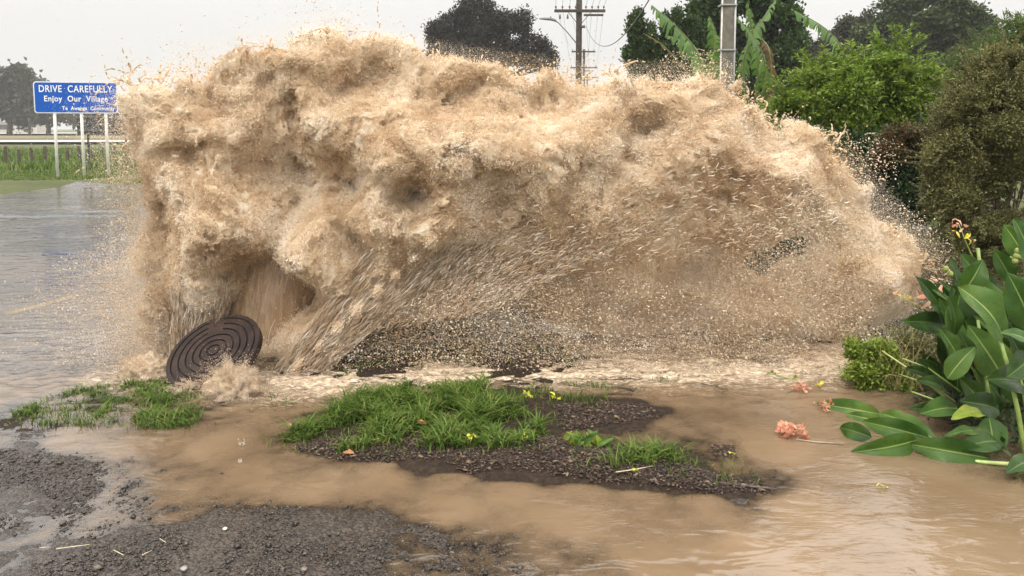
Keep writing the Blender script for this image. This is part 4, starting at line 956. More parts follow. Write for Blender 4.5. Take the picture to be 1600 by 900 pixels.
# cypress-like columns
o = plant('conifer', 1048, 25, 'cluster of dark green columnar conifers left of the banana plants', 'tree')
bl = [pblob(o, *b[:2], 25, *b[2:]) for b in [(996, 75, 15, 62, 15), (1015, 85, 14, 50, 15), (1037, 80, 16, 62, 16), (1058, 82, 15, 66, 15), (1080, 85, 18, 60, 18), (1098, 90, 18, 55, 18), (990, 95, 12, 40, 12), (1050, 120, 60, 40, 20)]]
limbs(o, (0, 0, 0), bl, .2, M_BARK, n=2); crown(o, sub(bl, 12, .33), 6500, 9, .07, .11, .07, M_CON, .5, .35, 3, .9)
o = plant('broadleaf_tree', 1195, 28, 'tall dark green tree rising behind the concrete pole', 'tree')
bl = [pblob(o, *b[:2], 28, *b[2:]) for b in [(1180, 40, 50, 60, 50), (1222, 70, 36, 60, 40), (1150, 90, 44, 60, 44), (1195, 120, 60, 60, 50), (1110, 15, 36, 26, 30), (1190, -10, 50, 40, 40), (1235, 100, 22, 50, 25)]]
limbs(o, (0, 0, 0), bl, .28, M_BARK); crown(o, sub(bl, 12, .30), 7500, 9, .12, .19, .12, M_DKT, .4, .40, 1.6)
o = plant('broadleaf_tree', 1430, 45, 'broad dome shaped dark tree behind the bright green shrub', 'tree')
bl = [pblob(o, *b[:2], 45, *b[2:]) for b in [(1440, 55, 66, 50, 60), (1395, 25, 36, 24, 36), (1500, 45, 44, 34, 40), (1455, 12, 50, 22, 40), (1370, 60, 34, 40, 34), (1530, 70, 26, 30, 26), (1440, 110, 90, 50, 60)]]
limbs(o, (0, 0, 0), bl, .4, M_BARK); crown(o, sub(bl, 12, .30), 8000, 9, .18, .28, .18, M_OAK, .4, .40, 1.0)
o = plant('broadleaf_tree', 1320, 55, 'smaller olive brown tree to the left of the dome shaped tree', 'tree')
bl = [pblob(o, *b[:2], 55, *b[2:]) for b in [(1340, 60, 36, 34, 36), (1300, 90, 36, 30, 36), (1268, 110, 26, 40, 26), (1350, 90, 40, 40, 30)]]
limbs(o, (0, 0, 0), bl, .35, M_BARK); crown(o, sub(bl, 9, .33), 4200, 8, .22, .34, .22, leaf_mat('brownish_leaf', [(.028, .030, .016), (.05, .055, .026), (.08, .085, .04)], .6, .2, .2, .4), .4, .38, .9)
# far left trees
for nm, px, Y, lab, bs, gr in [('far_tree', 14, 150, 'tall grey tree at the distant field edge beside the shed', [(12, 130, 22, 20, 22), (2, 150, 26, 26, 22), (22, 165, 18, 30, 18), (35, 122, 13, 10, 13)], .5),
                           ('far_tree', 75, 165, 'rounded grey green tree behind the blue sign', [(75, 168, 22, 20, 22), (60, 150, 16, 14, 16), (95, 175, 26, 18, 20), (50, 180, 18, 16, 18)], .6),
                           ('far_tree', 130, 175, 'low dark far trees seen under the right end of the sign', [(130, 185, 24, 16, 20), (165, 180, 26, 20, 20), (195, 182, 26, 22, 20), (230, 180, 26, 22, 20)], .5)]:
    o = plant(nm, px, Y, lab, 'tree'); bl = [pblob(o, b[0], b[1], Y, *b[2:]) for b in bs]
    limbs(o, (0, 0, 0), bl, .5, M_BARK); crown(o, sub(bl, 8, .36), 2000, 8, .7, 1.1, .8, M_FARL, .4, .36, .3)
fp = plant('power_pole', 46, 150, 'thin far pole beside the distant shed', 'power pole'); zt = P(46, 130, 150).z
mb = MB(); mb.tube([(0, 0, -.2), (0, 0, zt)], [.28, .2], 8); mb.build('pole', M_POLE, fp); mb = MB(); mb.box((0, -.25, zt-.4), (2.2, .15, .2)); mb.build('cross_arm', M_POLE, fp)
# hedge closing the view behind the burst at the right
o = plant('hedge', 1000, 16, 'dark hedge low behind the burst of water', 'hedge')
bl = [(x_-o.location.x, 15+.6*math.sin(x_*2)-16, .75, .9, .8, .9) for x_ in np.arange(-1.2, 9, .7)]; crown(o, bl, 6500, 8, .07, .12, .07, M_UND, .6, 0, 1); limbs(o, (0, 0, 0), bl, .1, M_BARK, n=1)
# leaf litter and low growth on the right bank
o = empty('ground_cover', (0, 0, 0), 0, None); o.name = 'ground_cover'; bpy.data.objects.remove(o)
bp_ = [(G(a, b).x, G(a, b).y) for a, b in [(1440, 640), (1470, 600), (1420, 560), (1380, 530), (1420, 480), (1700, 480), (1800, 640), (1700, 730), (1560, 715), (1500, 680)]]
xx_ = rng.uniform(1.4, 6, 26000); yy_ = rng.uniform(3.4, 7.5, 26000); kk = poly_sd(bp_, xx_, yy_)+rng.normal(size=26000)*.05 > 0; xx_, yy_ = xx_[kk], yy_[kk]
v_, f_ = leaves_mesh(np.stack([xx_, yy_, hz(xx_, yy_)+rng.random(len(xx_))*.10], 1), rdir(len(xx_), .3), rng.uniform(.02, .07, len(xx_)), rng.uniform(.008, .03, len(xx_)))
tag(npmesh('ground_cover', v_, f_, M_UND, None), 'dark low leaves and litter under the cannas', None, None, 'stuff')
# bright shrub
o = plant('garden_shrub', 1330, 10, 'large bright green shrub with arching leafy sprays', 'shrub')
bl = [pblob(o, *b[:2], 10, *b[2:]) for b in [(1330, 165, 90, 60, 80), (1250, 190, 55, 40, 50), (1420, 150, 50, 55, 50), (1400, 105, 22, 34, 22), (1290, 135, 40, 30, 40), (1440, 190, 40, 40, 40), (1340, 120, 40, 26, 40), (1230, 215, 40, 24, 30), (1330, 240, 80, 50, 60)]]
limbs(o, (0, 0, 0), bl, .07, M_BARK); crown(o, sub(bl, 18, .30), 8200, 11, .055, .085, .028, M_BRT, .35, .40, 4, .1)
# arching sprays that break the outline
def sprays(root, blobs, n, L_, mat, ln, wd, step=.03, upb=.5, thick=.004, bark=None, droop=.5, nm='spray'):
    mb = MB(); VP = []; VD = []
    b = np.array(blobs)
    for _ in range(n):
        bb = b[rng.integers(len(b))]; d = rdir(1, upb)[0]; p0 = Vector(bb[:3]+d*bb[3:]*.75); dv = Vector(d); pts = [p0]; l = L_*random.uniform(.6, 1.3); m_ = int(l/step); cur = p0.copy()
        for k in range(m_):
            dv = (dv+Vector((0, 0, -droop*step))+Vector(rng.normal(size=3)*.05)).normalized(); cur = cur+dv*step; pts.append(cur.copy())
            s = dv.cross(Vector((0, 0, 1))).normalized()
            for sg in (-1, 1):
                for _q in range(2): VP.append(cur+Vector(rng.normal(size=3)*step*.3)); VD.append((dv*.6+s*sg+Vector(rng.normal(size=3)*.3)))
        mb.tube(pts[::3]+[pts[-1]], thick, 4, False)
    v, f_ = leaves_mesh(np.array(VP), np.array(VD), rng.uniform(.6, 1.2, len(VP))*ln, rng.uniform(.7, 1.2, len(VP))*wd); npmesh(nm, v, f_, mat, root)
    mb.build('twigs', bark or M_BARK, root)['kind'] = 'stuff'
sprays(o, bl[:8], 230, .34, M_BRT, .085, .026)
# understorey
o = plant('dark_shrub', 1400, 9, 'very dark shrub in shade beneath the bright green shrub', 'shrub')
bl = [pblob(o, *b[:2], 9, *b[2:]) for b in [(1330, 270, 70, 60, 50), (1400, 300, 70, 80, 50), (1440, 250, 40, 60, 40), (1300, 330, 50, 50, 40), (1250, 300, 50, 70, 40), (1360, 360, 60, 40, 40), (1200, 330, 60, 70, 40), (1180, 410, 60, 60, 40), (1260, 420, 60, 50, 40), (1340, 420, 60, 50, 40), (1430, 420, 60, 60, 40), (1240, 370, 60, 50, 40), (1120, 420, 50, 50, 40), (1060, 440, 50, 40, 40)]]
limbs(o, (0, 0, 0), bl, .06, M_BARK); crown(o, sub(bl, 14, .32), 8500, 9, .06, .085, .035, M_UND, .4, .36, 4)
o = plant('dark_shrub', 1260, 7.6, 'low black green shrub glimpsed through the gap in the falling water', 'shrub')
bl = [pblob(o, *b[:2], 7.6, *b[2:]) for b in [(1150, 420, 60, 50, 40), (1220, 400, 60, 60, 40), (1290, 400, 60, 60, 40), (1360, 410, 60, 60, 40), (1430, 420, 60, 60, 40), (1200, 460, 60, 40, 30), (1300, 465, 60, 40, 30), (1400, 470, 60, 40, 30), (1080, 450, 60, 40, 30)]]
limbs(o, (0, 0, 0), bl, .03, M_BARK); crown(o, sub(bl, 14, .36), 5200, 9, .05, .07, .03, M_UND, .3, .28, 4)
o = plant('reddish_shrub', 1415, 8.4, 'shrub with rusty red new leaves in front of the dark shrub', 'shrub')
bl = [pblob(o, *b[:2], 8.4, *b[2:]) for b in [(1415, 225, 40, 26, 36), (1440, 260, 30, 30, 30), (1390, 245, 26, 22, 26), (1420, 300, 40, 50, 36)]]
limbs(o, (0, 0, 0), bl, .035, M_BARK); crown(o, sub(bl[:3], 12, .35), 1500, 9, .04, .055, .017, M_RED, .4, .42, 5); crown(o, sub(bl[3:], 12, .35), 1300, 8, .05, .055, .02, M_UND, .4, .42, 5, name='lower_crown')
# big olive shrub at the right
o = plant('olive_shrub', 1560, 6.6, 'tall olive green small leaved shrub at the right edge', 'shrub')
bl = [pblob(o, *b[:2], 6.6, *b[2:]) for b in [(1560, 200, 90, 100, 80), (1520, 300, 70, 90, 70), (1600, 300, 80, 100, 70), (1530, 160, 50, 60, 50), (1540, 390, 80, 50, 60), (1620, 170, 60, 80, 50), (1490, 330, 40, 70, 40), (1490, 210, 40, 60, 40), (1480, 260, 34, 60, 34), (1570, 120, 60, 50, 50), (1520, 400, 60, 50, 40)]]
limbs(o, (0, 0, 0), bl, .06, M_BARK); crown(o, sub(bl, 22, .27), 21000, 11, .03, .026, .013, M_OLV, .3, .42, 5, .3)
sprays(o, bl, 520, .24, M_OLV, .024, .011, .014, .3, .002)
o = plant('feathery_tree', 1520, 13, 'light green feathery tree above the olive shrub', 'tree')
bl = [pblob(o, *b[:2], 13, *b[2:]) for b in [(1530, 105, 40, 40, 40), (1490, 130, 30, 34, 30), (1560, 90, 40, 30, 40), (1590, 120, 40, 40, 40), (1510, 160, 50, 40, 50)]]
limbs(o, (0, 0, 0), bl, .07, M_BARK); crown(o, sub(bl, 10, .35), 3000, 10, .06, .10, .015, M_PALE_L, .4, .42, 3, .3); sprays(o, bl, 120, .35, M_PALE_L, .09, .011, .03, .8, .004)
o = plant('feathery_tree', 1600, 9, 'pale narrow leaved branches hanging in at the top right corner', 'tree')
bl = [pblob(o, *b[:2], 9, *b[2:]) for b in [(1598, 40, 26, 22, 22), (1585, 75, 18, 20, 18), (1612, 80, 24, 30, 20)]]
limbs(o, (.3, 0, 0), bl, .05, M_BARK, n=3); crown(o, sub(bl, 8, .35), 300, 8, .05, .08, .018, M_PALE_L, .4, .42, 3, .3); sprays(o, bl, 34, .22, M_PALE_L, .07, .016, .03, .4, .003)
# banana plants
M_BAN = leaf_mat('banana_leaf', [(.05, .11, .015), (.09, .18, .03), (.15, .27, .05)], .4, .4, .4, .6); M_BANS = simple_mat('banana_stem', (.16, .20, .05), .5, .4, 8, .3, .2, col2=(.10, .08, .03)); M_DEAD = leaf_mat('dead_banana_leaf', [(.07, .045, .02), (.13, .09, .045), (.20, .15, .08)], .7, .25, .1, 2)
def frond(root, Y, pts, w_, mat=None, rib_mat=None, droop=.6, tear=.22):
    """pts: pixels of the midrib from stem to tip; torn leaf strips hang on both sides"""
    W_ = [P(a, b, Y+dy)-root.location for a, b, dy in pts]; n = 60; seg = []
    def cr(t):
        m_ = len(W_)-1; x = min(t*m_, m_-1e-6); i = int(x); u = x-i; p0 = W_[max(i-1, 0)]; p1_ = W_[i]; p2_ = W_[i+1]; p3_ = W_[min(i+2, m_)]
        return .5*((2*p1_)+(p2_-p0)*u+(2*p0-5*p1_+4*p2_-p3_)*u*u+(3*p1_-p0-3*p2_+p3_)*u**3)
    C_ = [cr(i/n) for i in range(n+1)]; mb = MB(); mb.tube(C_[::4], [.022*(1-.8*i/15) for i in range(len(C_[::4]))], 6, False); mb.build('midrib', rib_mat or M_BANS, root, True)
    V = []; F = []
    side_tilt = random.uniform(-.2, .2)
    for sg in (-1, 1):
        i = 9
        while i < n-1:
            run = random.randint(1, 5); j = min(i+run, n); t = (i+j)/2/n
            T_ = (C_[j]-C_[i]).normalized(); s = (T_.cross(Vector((0, -.5, 1)))).normalized()*sg; ww = w_*min(1, (t-.1)*5)*(1 if t < .7 else (1-t)/.3)**.6*random.uniform(.85, 1.1)
            dr = droop*random.uniform(.5, 1.2); o_ = len(V); fw = T_*ww*random.uniform(.1, .35)
            for k in range(4):
                u = k/3; off_ = s*ww*u*(1-.3*dr*u)+Vector((0, 0, -1))*ww*dr*u*u+fw*u; ta = (C_[j]-C_[i])*.32*u**1.5
                V += [C_[i]+off_+ta, C_[j]+off_-ta]
            for k in range(3): F.append((o_+2*k, o_+2*k+1, o_+2*k+3, o_+2*k+2))
            i = j+(0 if random.random() > tear else 0); i = max(i, j)
            if random.random() < tear: i += 1
    mb = MB(); mb.add(V, F); return mb.build('frond', mat or M_BAN, root)
def pstem(root, pix, Y, rads, name='stem', mat=None):
    mb = MB(); mb.tube([P(a, b, Y)-root.location for a, b in pix], rads, 10); return mb.build(name, mat or M_BANS, root, True)
o = plant('banana_plant', 1180, 12.6, 'banana plant with upright torn fronds right of the concrete pole', 'banana plant', 'banana plants')
pstem(o, [(1180, 360), (1178, 250), (1176, 170)], 12.6, [.12, .10, .07])
frond(o, 12.6, [(1178, 175, 0), (1185, 100, 0), (1176, 50, 0), (1168, 5, 0)], .16, droop=.9)
frond(o, 12.6, [(1180, 190, 0), (1196, 120, -.2), (1185, 70, -.3), (1150, 25, -.4)], .2, droop=1.)
frond(o, 12.6, [(1178, 180, 0), (1160, 110, .2), (1175, 60, .3), (1212, 0, .4)], .16, droop=1.1)
frond(o, 12.6, [(1182, 190, 0), (1203, 130, 0), (1202, 80, 0), (1190, 60, .2)], .14, M_DEAD, droop=1.3)
frond(o, 12.6, [(1180, 195, 0), (1165, 150, 0), (1150, 110, -.3), (1142, 85, -.5)], .22, droop=1.1)
frond(o, 12.6, [(1178, 200, 0), (1195, 160, 0), (1205, 150, -.3), (1208, 190, -.5)], .16, M_DEAD, droop=1.2)
o = plant('banana_plant', 1110, 13.4, 'banana plant spreading long fronds in front of the conifers', 'banana plant', 'banana plants')
pstem(o, [(1120, 360), (1118, 250), (1112, 180)], 13.4, [.12, .10, .07])
frond(o, 13.4, [(1112, 185, 0), (1095, 95, 0), (1060, 45, 0), (1018, 8, 0)], .3, droop=1.0)
frond(o, 13.4, [(1112, 185, 0), (1100, 120, .2), (1075, 70, .4), (1040, 55, .5)], .2, droop=.8)
frond(o, 13.4, [(1112, 185, 0), (1114, 100, 0), (1116, 60, 0), (1108, 25, 0)], .18, droop=.9)
frond(o, 13.4, [(1112, 185, 0), (1085, 130, -.2), (1040, 75, -.3), (1005, 52, -.3)], .05, M_DEAD, droop=.6)
o = plant('banana_plant', 1310, 14, 'banana plant behind the bright shrub with one frond arching left', 'banana plant', 'banana plants')
pstem(o, [(1320, 360), (1322, 240), (1325, 150)], 14, [.12, .10, .07])
frond(o, 14, [(1325, 155, 0), (1318, 85, 0), (1290, 45, 0), (1236, 14, 0)], .26, droop=.9, tear=.35)
frond(o, 14, [(1325, 155, 0), (1355, 110, 0), (1376, 75, 0), (1366, 35, 0)], .22, droop=.9)
frond(o, 14, [(1325, 155, 0), (1310, 110, -.3), (1290, 98, -.5), (1268, 100, -.8)], .12, droop=.9)
# ================================================================== cannas
M_ST = simple_mat('canna_stem', (.22, .30, .07), .4, .4, 14, .25, .15, .002)
def canna_mat(name, c0, c1, rib=(.30, .40, .12)):
    m, nt, N, L, b = nt_mat(name); uv = N.new('ShaderNodeUVMap'); s = N.new('ShaderNodeSeparateXYZ'); L.new(uv.outputs[0], s.inputs[0])
    au = math_(nt, 'ABSOLUTE', math_(nt, 'SUBTRACT', s.outputs[0], .5))
    ph = math_(nt, 'MULTIPLY', math_(nt, 'SUBTRACT', s.outputs[1], math_(nt, 'MULTIPLY', au, .55)), 150.)
    vein = math_(nt, 'SINE', ph); n1 = noise(nt, 7, 4, .6)
    base = ramp(nt, math_(nt, 'ADD', math_(nt, 'MULTIPLY', vein, .05), n1), [(.35, c0), (.65, c1)])
    ribf = math_(nt, 'LESS_THAN', au, .022); col = mixc(nt, ribf, base, rib)
    ed = math_(nt, 'MULTIPLY', math_(nt, 'SUBTRACT', math_(nt, 'ADD', math_(nt, 'MULTIPLY', au, .8), noise(nt, 11, 5, .7)), .93), 12., True); col = mixc(nt, ed, col, (.16, .11, .035))
    big = ramp(nt, noise(nt, 2.3, 4, .6), [(.35, (.62, .70, .6)), (.65, (1.25, 1.15, .95))]); mm = N.new('ShaderNodeMix'); mm.data_type = 'RGBA'; mm.blend_type = 'MULTIPLY'; mm.inputs[0].default_value = 1; L.new(col, mm.inputs[6]); L.new(big, mm.inputs[7]); col = mm.outputs[2]; L.new(ramp(nt, noise(nt, 16, 5, .7), [(.35, (.22,)*3), (.65, (.5,)*3)]), b.inputs['Roughness']); L.new(col, b.inputs['Base Color']); b.inputs['Specular IOR Level'].default_value = .28
    L.new(bump(nt, vein, .3, .0012, bump(nt, n1, .3, .01)), b.inputs['Normal'])
    t = N.new('ShaderNodeBsdfTranslucent'); L.new(col, t.inputs[0]); mx = N.new('ShaderNodeMixShader'); mx.inputs[0].default_value = .22
    L.new(b.outputs[0], mx.inputs[1]); L.new(t.outputs[0], mx.inputs[2]); L.new(mx.outputs[0], N['Material Output'].inputs[0]); return m
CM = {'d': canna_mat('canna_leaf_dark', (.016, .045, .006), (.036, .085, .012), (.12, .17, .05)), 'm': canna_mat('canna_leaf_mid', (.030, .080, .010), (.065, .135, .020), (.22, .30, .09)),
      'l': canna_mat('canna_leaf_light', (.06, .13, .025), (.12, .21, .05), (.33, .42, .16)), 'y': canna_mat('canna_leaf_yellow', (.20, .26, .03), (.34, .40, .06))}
def canna_leaf(root, A_, B_, w_, c='m', bend=.12, side=0., fold=.22, wave=.045, face=-1, label=None, nm='leaf'):
    """A_ base, B_ tip in world space; side: roll about the midrib; fold: V shape"""
    A_, B_ = Vector(A_), Vector(B_); L_ = (B_-A_).length; d = (B_-A_)/L_; nu, nv = 9, 18; V = []; UV = []; F = []
    view = Vector((0, -1, .25)).normalized(); n0 = (view-d*view.dot(d)).normalized(); s0 = d.cross(n0); s0 = Matrix.Rotation(side, 3, d)@s0; n0 = s0.cross(d)
    if n0.dot(view) < 0: n0 = -n0
    ph = random.random()*6
    for j in range(nv+1):
        t = j/nv; c_ = A_+d*L_*t+n0*bend*L_*math.sin(PI*t)*face*-1*.5+Vector((0, 0, -.15*bend*L_*t*t)); ww = w_*.5*(math.sin(PI*min(1, t*.98+.015)**.82)**.75) if 0 < j < nv else .002
        for i in range(nu):
            u = i/(nu-1)*2-1; z = abs(u)*ww*fold*2*(1-.4*abs(u))+wave*L_*math.sin(t*13+ph+(2 if u > 0 else 0))*abs(u)**2*.5
            q = c_+s0*ww*u*math.cos(fold)+n0*z; V.append(q-root.location); UV.append((i/(nu-1), t))
    for j in range(nv):
        for i in range(nu-1): F.append((j*nu+i, j*nu+i+1, (j+1)*nu+i+1, (j+1)*nu+i))
    me = bpy.data.meshes.new(nm); me.from_pydata([tuple(v) for v in V], [], F); ul = me.uv_layers.new(name='uv')
    for lp in me.loops: ul.data[lp.index].uv = UV[lp.vertex_index]
    o = link(nm, me, CM[c], root, True)
    if label: o['label'] = label
    return o
def K(px, py, Y): return P(px, py, Y)
def cstem(root, pts, r0, r1=None, mat=None, nm='stem'):
    r1 = r1 or r0*.6; mb = MB(); n = len(pts); mb.tube([K(*p)-root.location for p in pts], [r0+(r1-r0)*i/(n-1) for i in range(n)], 8); return mb.build(nm, mat or M_ST, root, True)
M_CORAL = leaf_mat('coral_petal', [(.58, .20, .11), (.68, .33, .21), (.76, .52, .38)], .45, .35, .3, 20); M_YPET = leaf_mat('yellow_petal', [(.80, .62, .04), (.85, .75, .12)], .45, .35, .3, 20); M_BUD = simple_mat('seed_pod', (.22, .26, .07), .6, .3, 30, .3, .4, .003)
def petals(root, c, n, ln, wd, mat, up=.3, nm='flower', sp_=.02, flat=1.):
    c = Vector(c)-root.location; p = np.array(c)[None]+rng.normal(size=(n, 3))*sp_*np.array([1, 1, .5*flat]); d = rdir(n, up)*np.array([1, 1, flat]); V = []; F = []
    for k in range(n):
        dv = Vector(d[k]).normalized(); s = dv.orthogonal().normalized(); s = Matrix.Rotation(random.random()*6, 3, dv)@s; u = s.cross(dv); l = ln*random.uniform(.6, 1.2); w_ = wd*random.uniform(.6, 1.2); o_ = len(V)
        for j, (t, ww, cu) in enumerate([(0, .2, 0), (.35, .8, .10), (.7, 1, .05), (.92, .6, -.18), (1, .1, -.3)]):
            for q in (-1, 0, 1): V.append(Vector(p[k])+dv*l*t+s*w_*.5*ww*q+u*l*(cu+.12*abs(q)*math.sin(t*9+k)))
        for j in range(4):
            for q in range(2): a_ = o_+j*3+q; F.append((a_, a_+1, a_+4, a_+3))
    mb = MB(); mb.add(V, F); return mb.build(nm, mat, root, True)
def canna(px, py, lab):
    q = G(px, py); return empty('canna_plant', q, 0, lab, 'canna plant', 'cannas on the right bank')
# --- front plant with the pale thick stems
o = canna(1600, 722, 'canna with two thick pale stems and a large light green leaf, nearest the right edge')
cstem(o, [(1606, 735, 3.66), (1590, 640, 3.72), (1574, 570, 3.78), (1556, 508, 3.85)], .013, .009); cstem(o, [(1612, 690, 3.7), (1600, 620, 3.75), (1588, 560, 3.8)], .010)
canna_leaf(o, K(1567, 528, 3.82), K(1497, 444, 3.70), .235, 'l', .16, .35, .20)
canna_leaf(o, K(1612, 512, 3.9), K(1574, 424, 3.9), .20, 'm', .15, -.3); canna_leaf(o, K(1612, 420, 3.95), K(1584, 340, 3.95), .19, 'm', .1, .3); canna_leaf(o, K(1612, 538, 3.7), K(1564, 518, 3.65), .085, 'l', .2, .6)
canna_leaf(o, K(1608, 560, 3.7), K(1572, 588, 3.6), .15, 'd', .2, .2); canna_leaf(o, K(1600, 600, 3.8), K(1540, 590, 3.7), .16, 'd', .2, .4)
canna_leaf(o, K(1612, 720, 3.5), K(1572, 738, 3.4), .09, 'd', .2, .8); canna_leaf(o, K(1610, 470, 4.0), K(1570, 500, 3.9), .15, 'd', .1, .3)
# --- middle plant
o = canna(1550, 690, 'canna with several broad mid green leaves and a hanging leaf over the water')
cstem(o, [(1556, 700, 3.9), (1548, 640, 3.95), (1536, 560, 4.0), (1528, 500, 4.05)], .012, .008)
canna_leaf(o, K(1545, 652, 3.80), K(1551, 712, 3.72), .15, 'm', .15, .1); canna_leaf(o, K(1568, 592, 4.0), K(1512, 505, 4.0), .20, 'l', .15, -.3); canna_leaf(o, K(1545, 600, 4.05), K(1500, 540, 4.0), .16, 'm', .15, .2)
canna_leaf(o, K(1480, 592, 3.9), K(1524, 540, 3.85), .115, 'l', .2, -.7); canna_leaf(o, K(1502, 575, 4.0), K(1467, 510, 3.95), .125, 'l', .12, .2); canna_leaf(o, K(1502, 560, 4.1), K(1480, 476, 4.1), .11, 'l', .1, -.25)
canna_leaf(o, K(1540, 676, 3.75), K(1474, 680, 3.62), .06, 'm', .15, .9); canna_leaf(o, K(1535, 648, 3.85), K(1486, 652, 3.7), .085, 'y', .2, .9); canna_leaf(o, K(1560, 640, 3.95), K(1500, 625, 3.9), .14, 'd', .15, .3)
canna_leaf(o, K(1560, 690, 3.7), K(1500, 700, 3.62), .13, 'd', .2, .7); canna_leaf(o, K(1540, 640, 4.1), K(1500, 590, 4.1), .15, 'm', .1, .1)
# --- back plants
o = canna(1500, 640, 'canna behind with a dark oval leaf reaching left and a coral flower spike')
cstem(o, [(1505, 650, 4.4), (1500, 560, 4.45), (1490, 480, 4.5), (1470, 455, 4.5)], .011, .006)
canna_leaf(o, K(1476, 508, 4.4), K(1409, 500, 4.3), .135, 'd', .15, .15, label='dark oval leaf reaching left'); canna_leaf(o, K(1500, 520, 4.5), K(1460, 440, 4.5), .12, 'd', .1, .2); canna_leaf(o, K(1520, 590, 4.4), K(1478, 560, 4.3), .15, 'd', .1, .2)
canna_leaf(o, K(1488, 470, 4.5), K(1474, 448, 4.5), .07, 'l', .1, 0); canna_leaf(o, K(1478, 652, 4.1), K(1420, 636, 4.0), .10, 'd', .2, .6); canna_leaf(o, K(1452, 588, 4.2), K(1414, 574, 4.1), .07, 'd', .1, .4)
cstem(o, [(1478, 500, 4.5), (1440, 480, 4.5), (1400, 460, 4.5)], .005, .003, simple_mat('flower_stalk', (.45, .38, .10), .5), 'flower_stalk'); petals(o, K(1400, 461, 4.5), 5, .035, .014, M_CORAL, .2, 'bud', .004); petals(o, K(1418, 466, 4.5), 7, .03, .012, M_YPET, .2, 'bud', .015)
petals(o, K(1457, 466, 4.45), 9, .09, .03, M_CORAL, .5, 'flower', .012)
o = canna(1560, 600, 'tall canna at the back with dark leaves and round green seed pods')
cstem(o, [(1560, 640, 4.6), (1562, 520, 4.65), (1575, 420, 4.7), (1592, 360, 4.7)], .012, .007)
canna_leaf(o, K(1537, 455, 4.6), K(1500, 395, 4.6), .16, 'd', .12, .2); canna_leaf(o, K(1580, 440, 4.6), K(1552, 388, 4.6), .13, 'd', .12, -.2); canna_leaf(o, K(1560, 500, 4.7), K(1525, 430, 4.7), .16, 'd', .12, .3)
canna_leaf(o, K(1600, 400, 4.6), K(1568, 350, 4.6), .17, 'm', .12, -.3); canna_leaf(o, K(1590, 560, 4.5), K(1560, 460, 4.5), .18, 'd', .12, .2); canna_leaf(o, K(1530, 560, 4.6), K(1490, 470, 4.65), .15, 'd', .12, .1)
for a, b in ((1590, 392), (1594, 401), (1586, 408), (1597, 384), (1588, 400), (1478, 420), (1485, 428)):
    bm = bmesh.new(); bmesh.ops.create_icosphere(bm, subdivisions=2, radius=.017); me = bpy.data.meshes.new('seed_pod'); bm.to_mesh(me); bm.free(); s_ = link('seed_pod', me, M_BUD, o, True); s_.location = K(a, b, 4.4)-o.location; s_.scale = (1, 1, 1.15)
o = canna(1530, 560, 'thin canna stalk with withered orange flowers against the olive shrub')
cstem(o, [(1545, 640, 4.9), (1540, 500, 4.95), (1533, 430, 5.0), (1528, 388, 5.0)], .010, .011); cstem(o, [(1533, 430, 5.0), (1512, 385, 5.0), (1497, 348, 5.0)], .006, .003)
petals(o, K(1500, 352, 5.0), 7, .05, .02, M_CORAL, .6, 'flower', .02); petals(o, K(1508, 372, 5.0), 5, .05, .018, M_YPET, .6, 'bud', .02); canna_leaf(o, K(1560, 520, 5.), K(1540, 420, 5.0), .16, 'd', .1, .2); canna_leaf(o, K(1500, 470, 5.), K(1484, 400, 5.1), .09, 'd', .1, .2)
# dark filler leaves deeper in the clump belong to one plant further back
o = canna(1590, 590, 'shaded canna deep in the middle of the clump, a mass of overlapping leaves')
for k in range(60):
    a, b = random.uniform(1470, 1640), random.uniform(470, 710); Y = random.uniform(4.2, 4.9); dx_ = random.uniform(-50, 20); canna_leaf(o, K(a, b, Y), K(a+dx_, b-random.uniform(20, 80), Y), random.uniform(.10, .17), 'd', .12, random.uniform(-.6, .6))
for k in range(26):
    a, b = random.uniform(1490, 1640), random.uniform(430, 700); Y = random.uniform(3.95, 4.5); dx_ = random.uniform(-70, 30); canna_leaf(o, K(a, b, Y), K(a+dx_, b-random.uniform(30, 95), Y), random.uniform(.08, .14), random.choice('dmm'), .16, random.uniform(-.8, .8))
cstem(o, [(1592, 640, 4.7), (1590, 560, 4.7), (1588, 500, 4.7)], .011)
# stems lying over to the left
o = canna(1490, 630, 'canna beaten down with bare pale stems leaning left over the weeds')
for p_ in ([(1492, 628, 4.15), (1440, 590, 4.2), (1378, 548, 4.35)], [(1500, 612, 4.2), (1450, 575, 4.25), (1410, 560, 4.3)], [(1530, 655, 4.0), (1480, 632, 4.05), (1425, 612, 4.1)], [(1500, 640, 4.1), (1450, 600, 4.2), (1405, 585, 4.3)]): cstem(o, p_, .007, .004, simple_mat('pale_stalk', (.36, .36, .13), .5) if p_[0][0] == 1492 else None)
canna_leaf(o, K(1478, 608, 4.15), K(1432, 592, 4.1), .09, 'd', .2, .5); canna_leaf(o, K(1500, 640, 4.05), K(1436, 645, 3.95), .13, 'm', .2, .7); canna_leaf(o, K(1470, 585, 4.3), K(1436, 560, 4.25), .07, 'd', .1, .1)
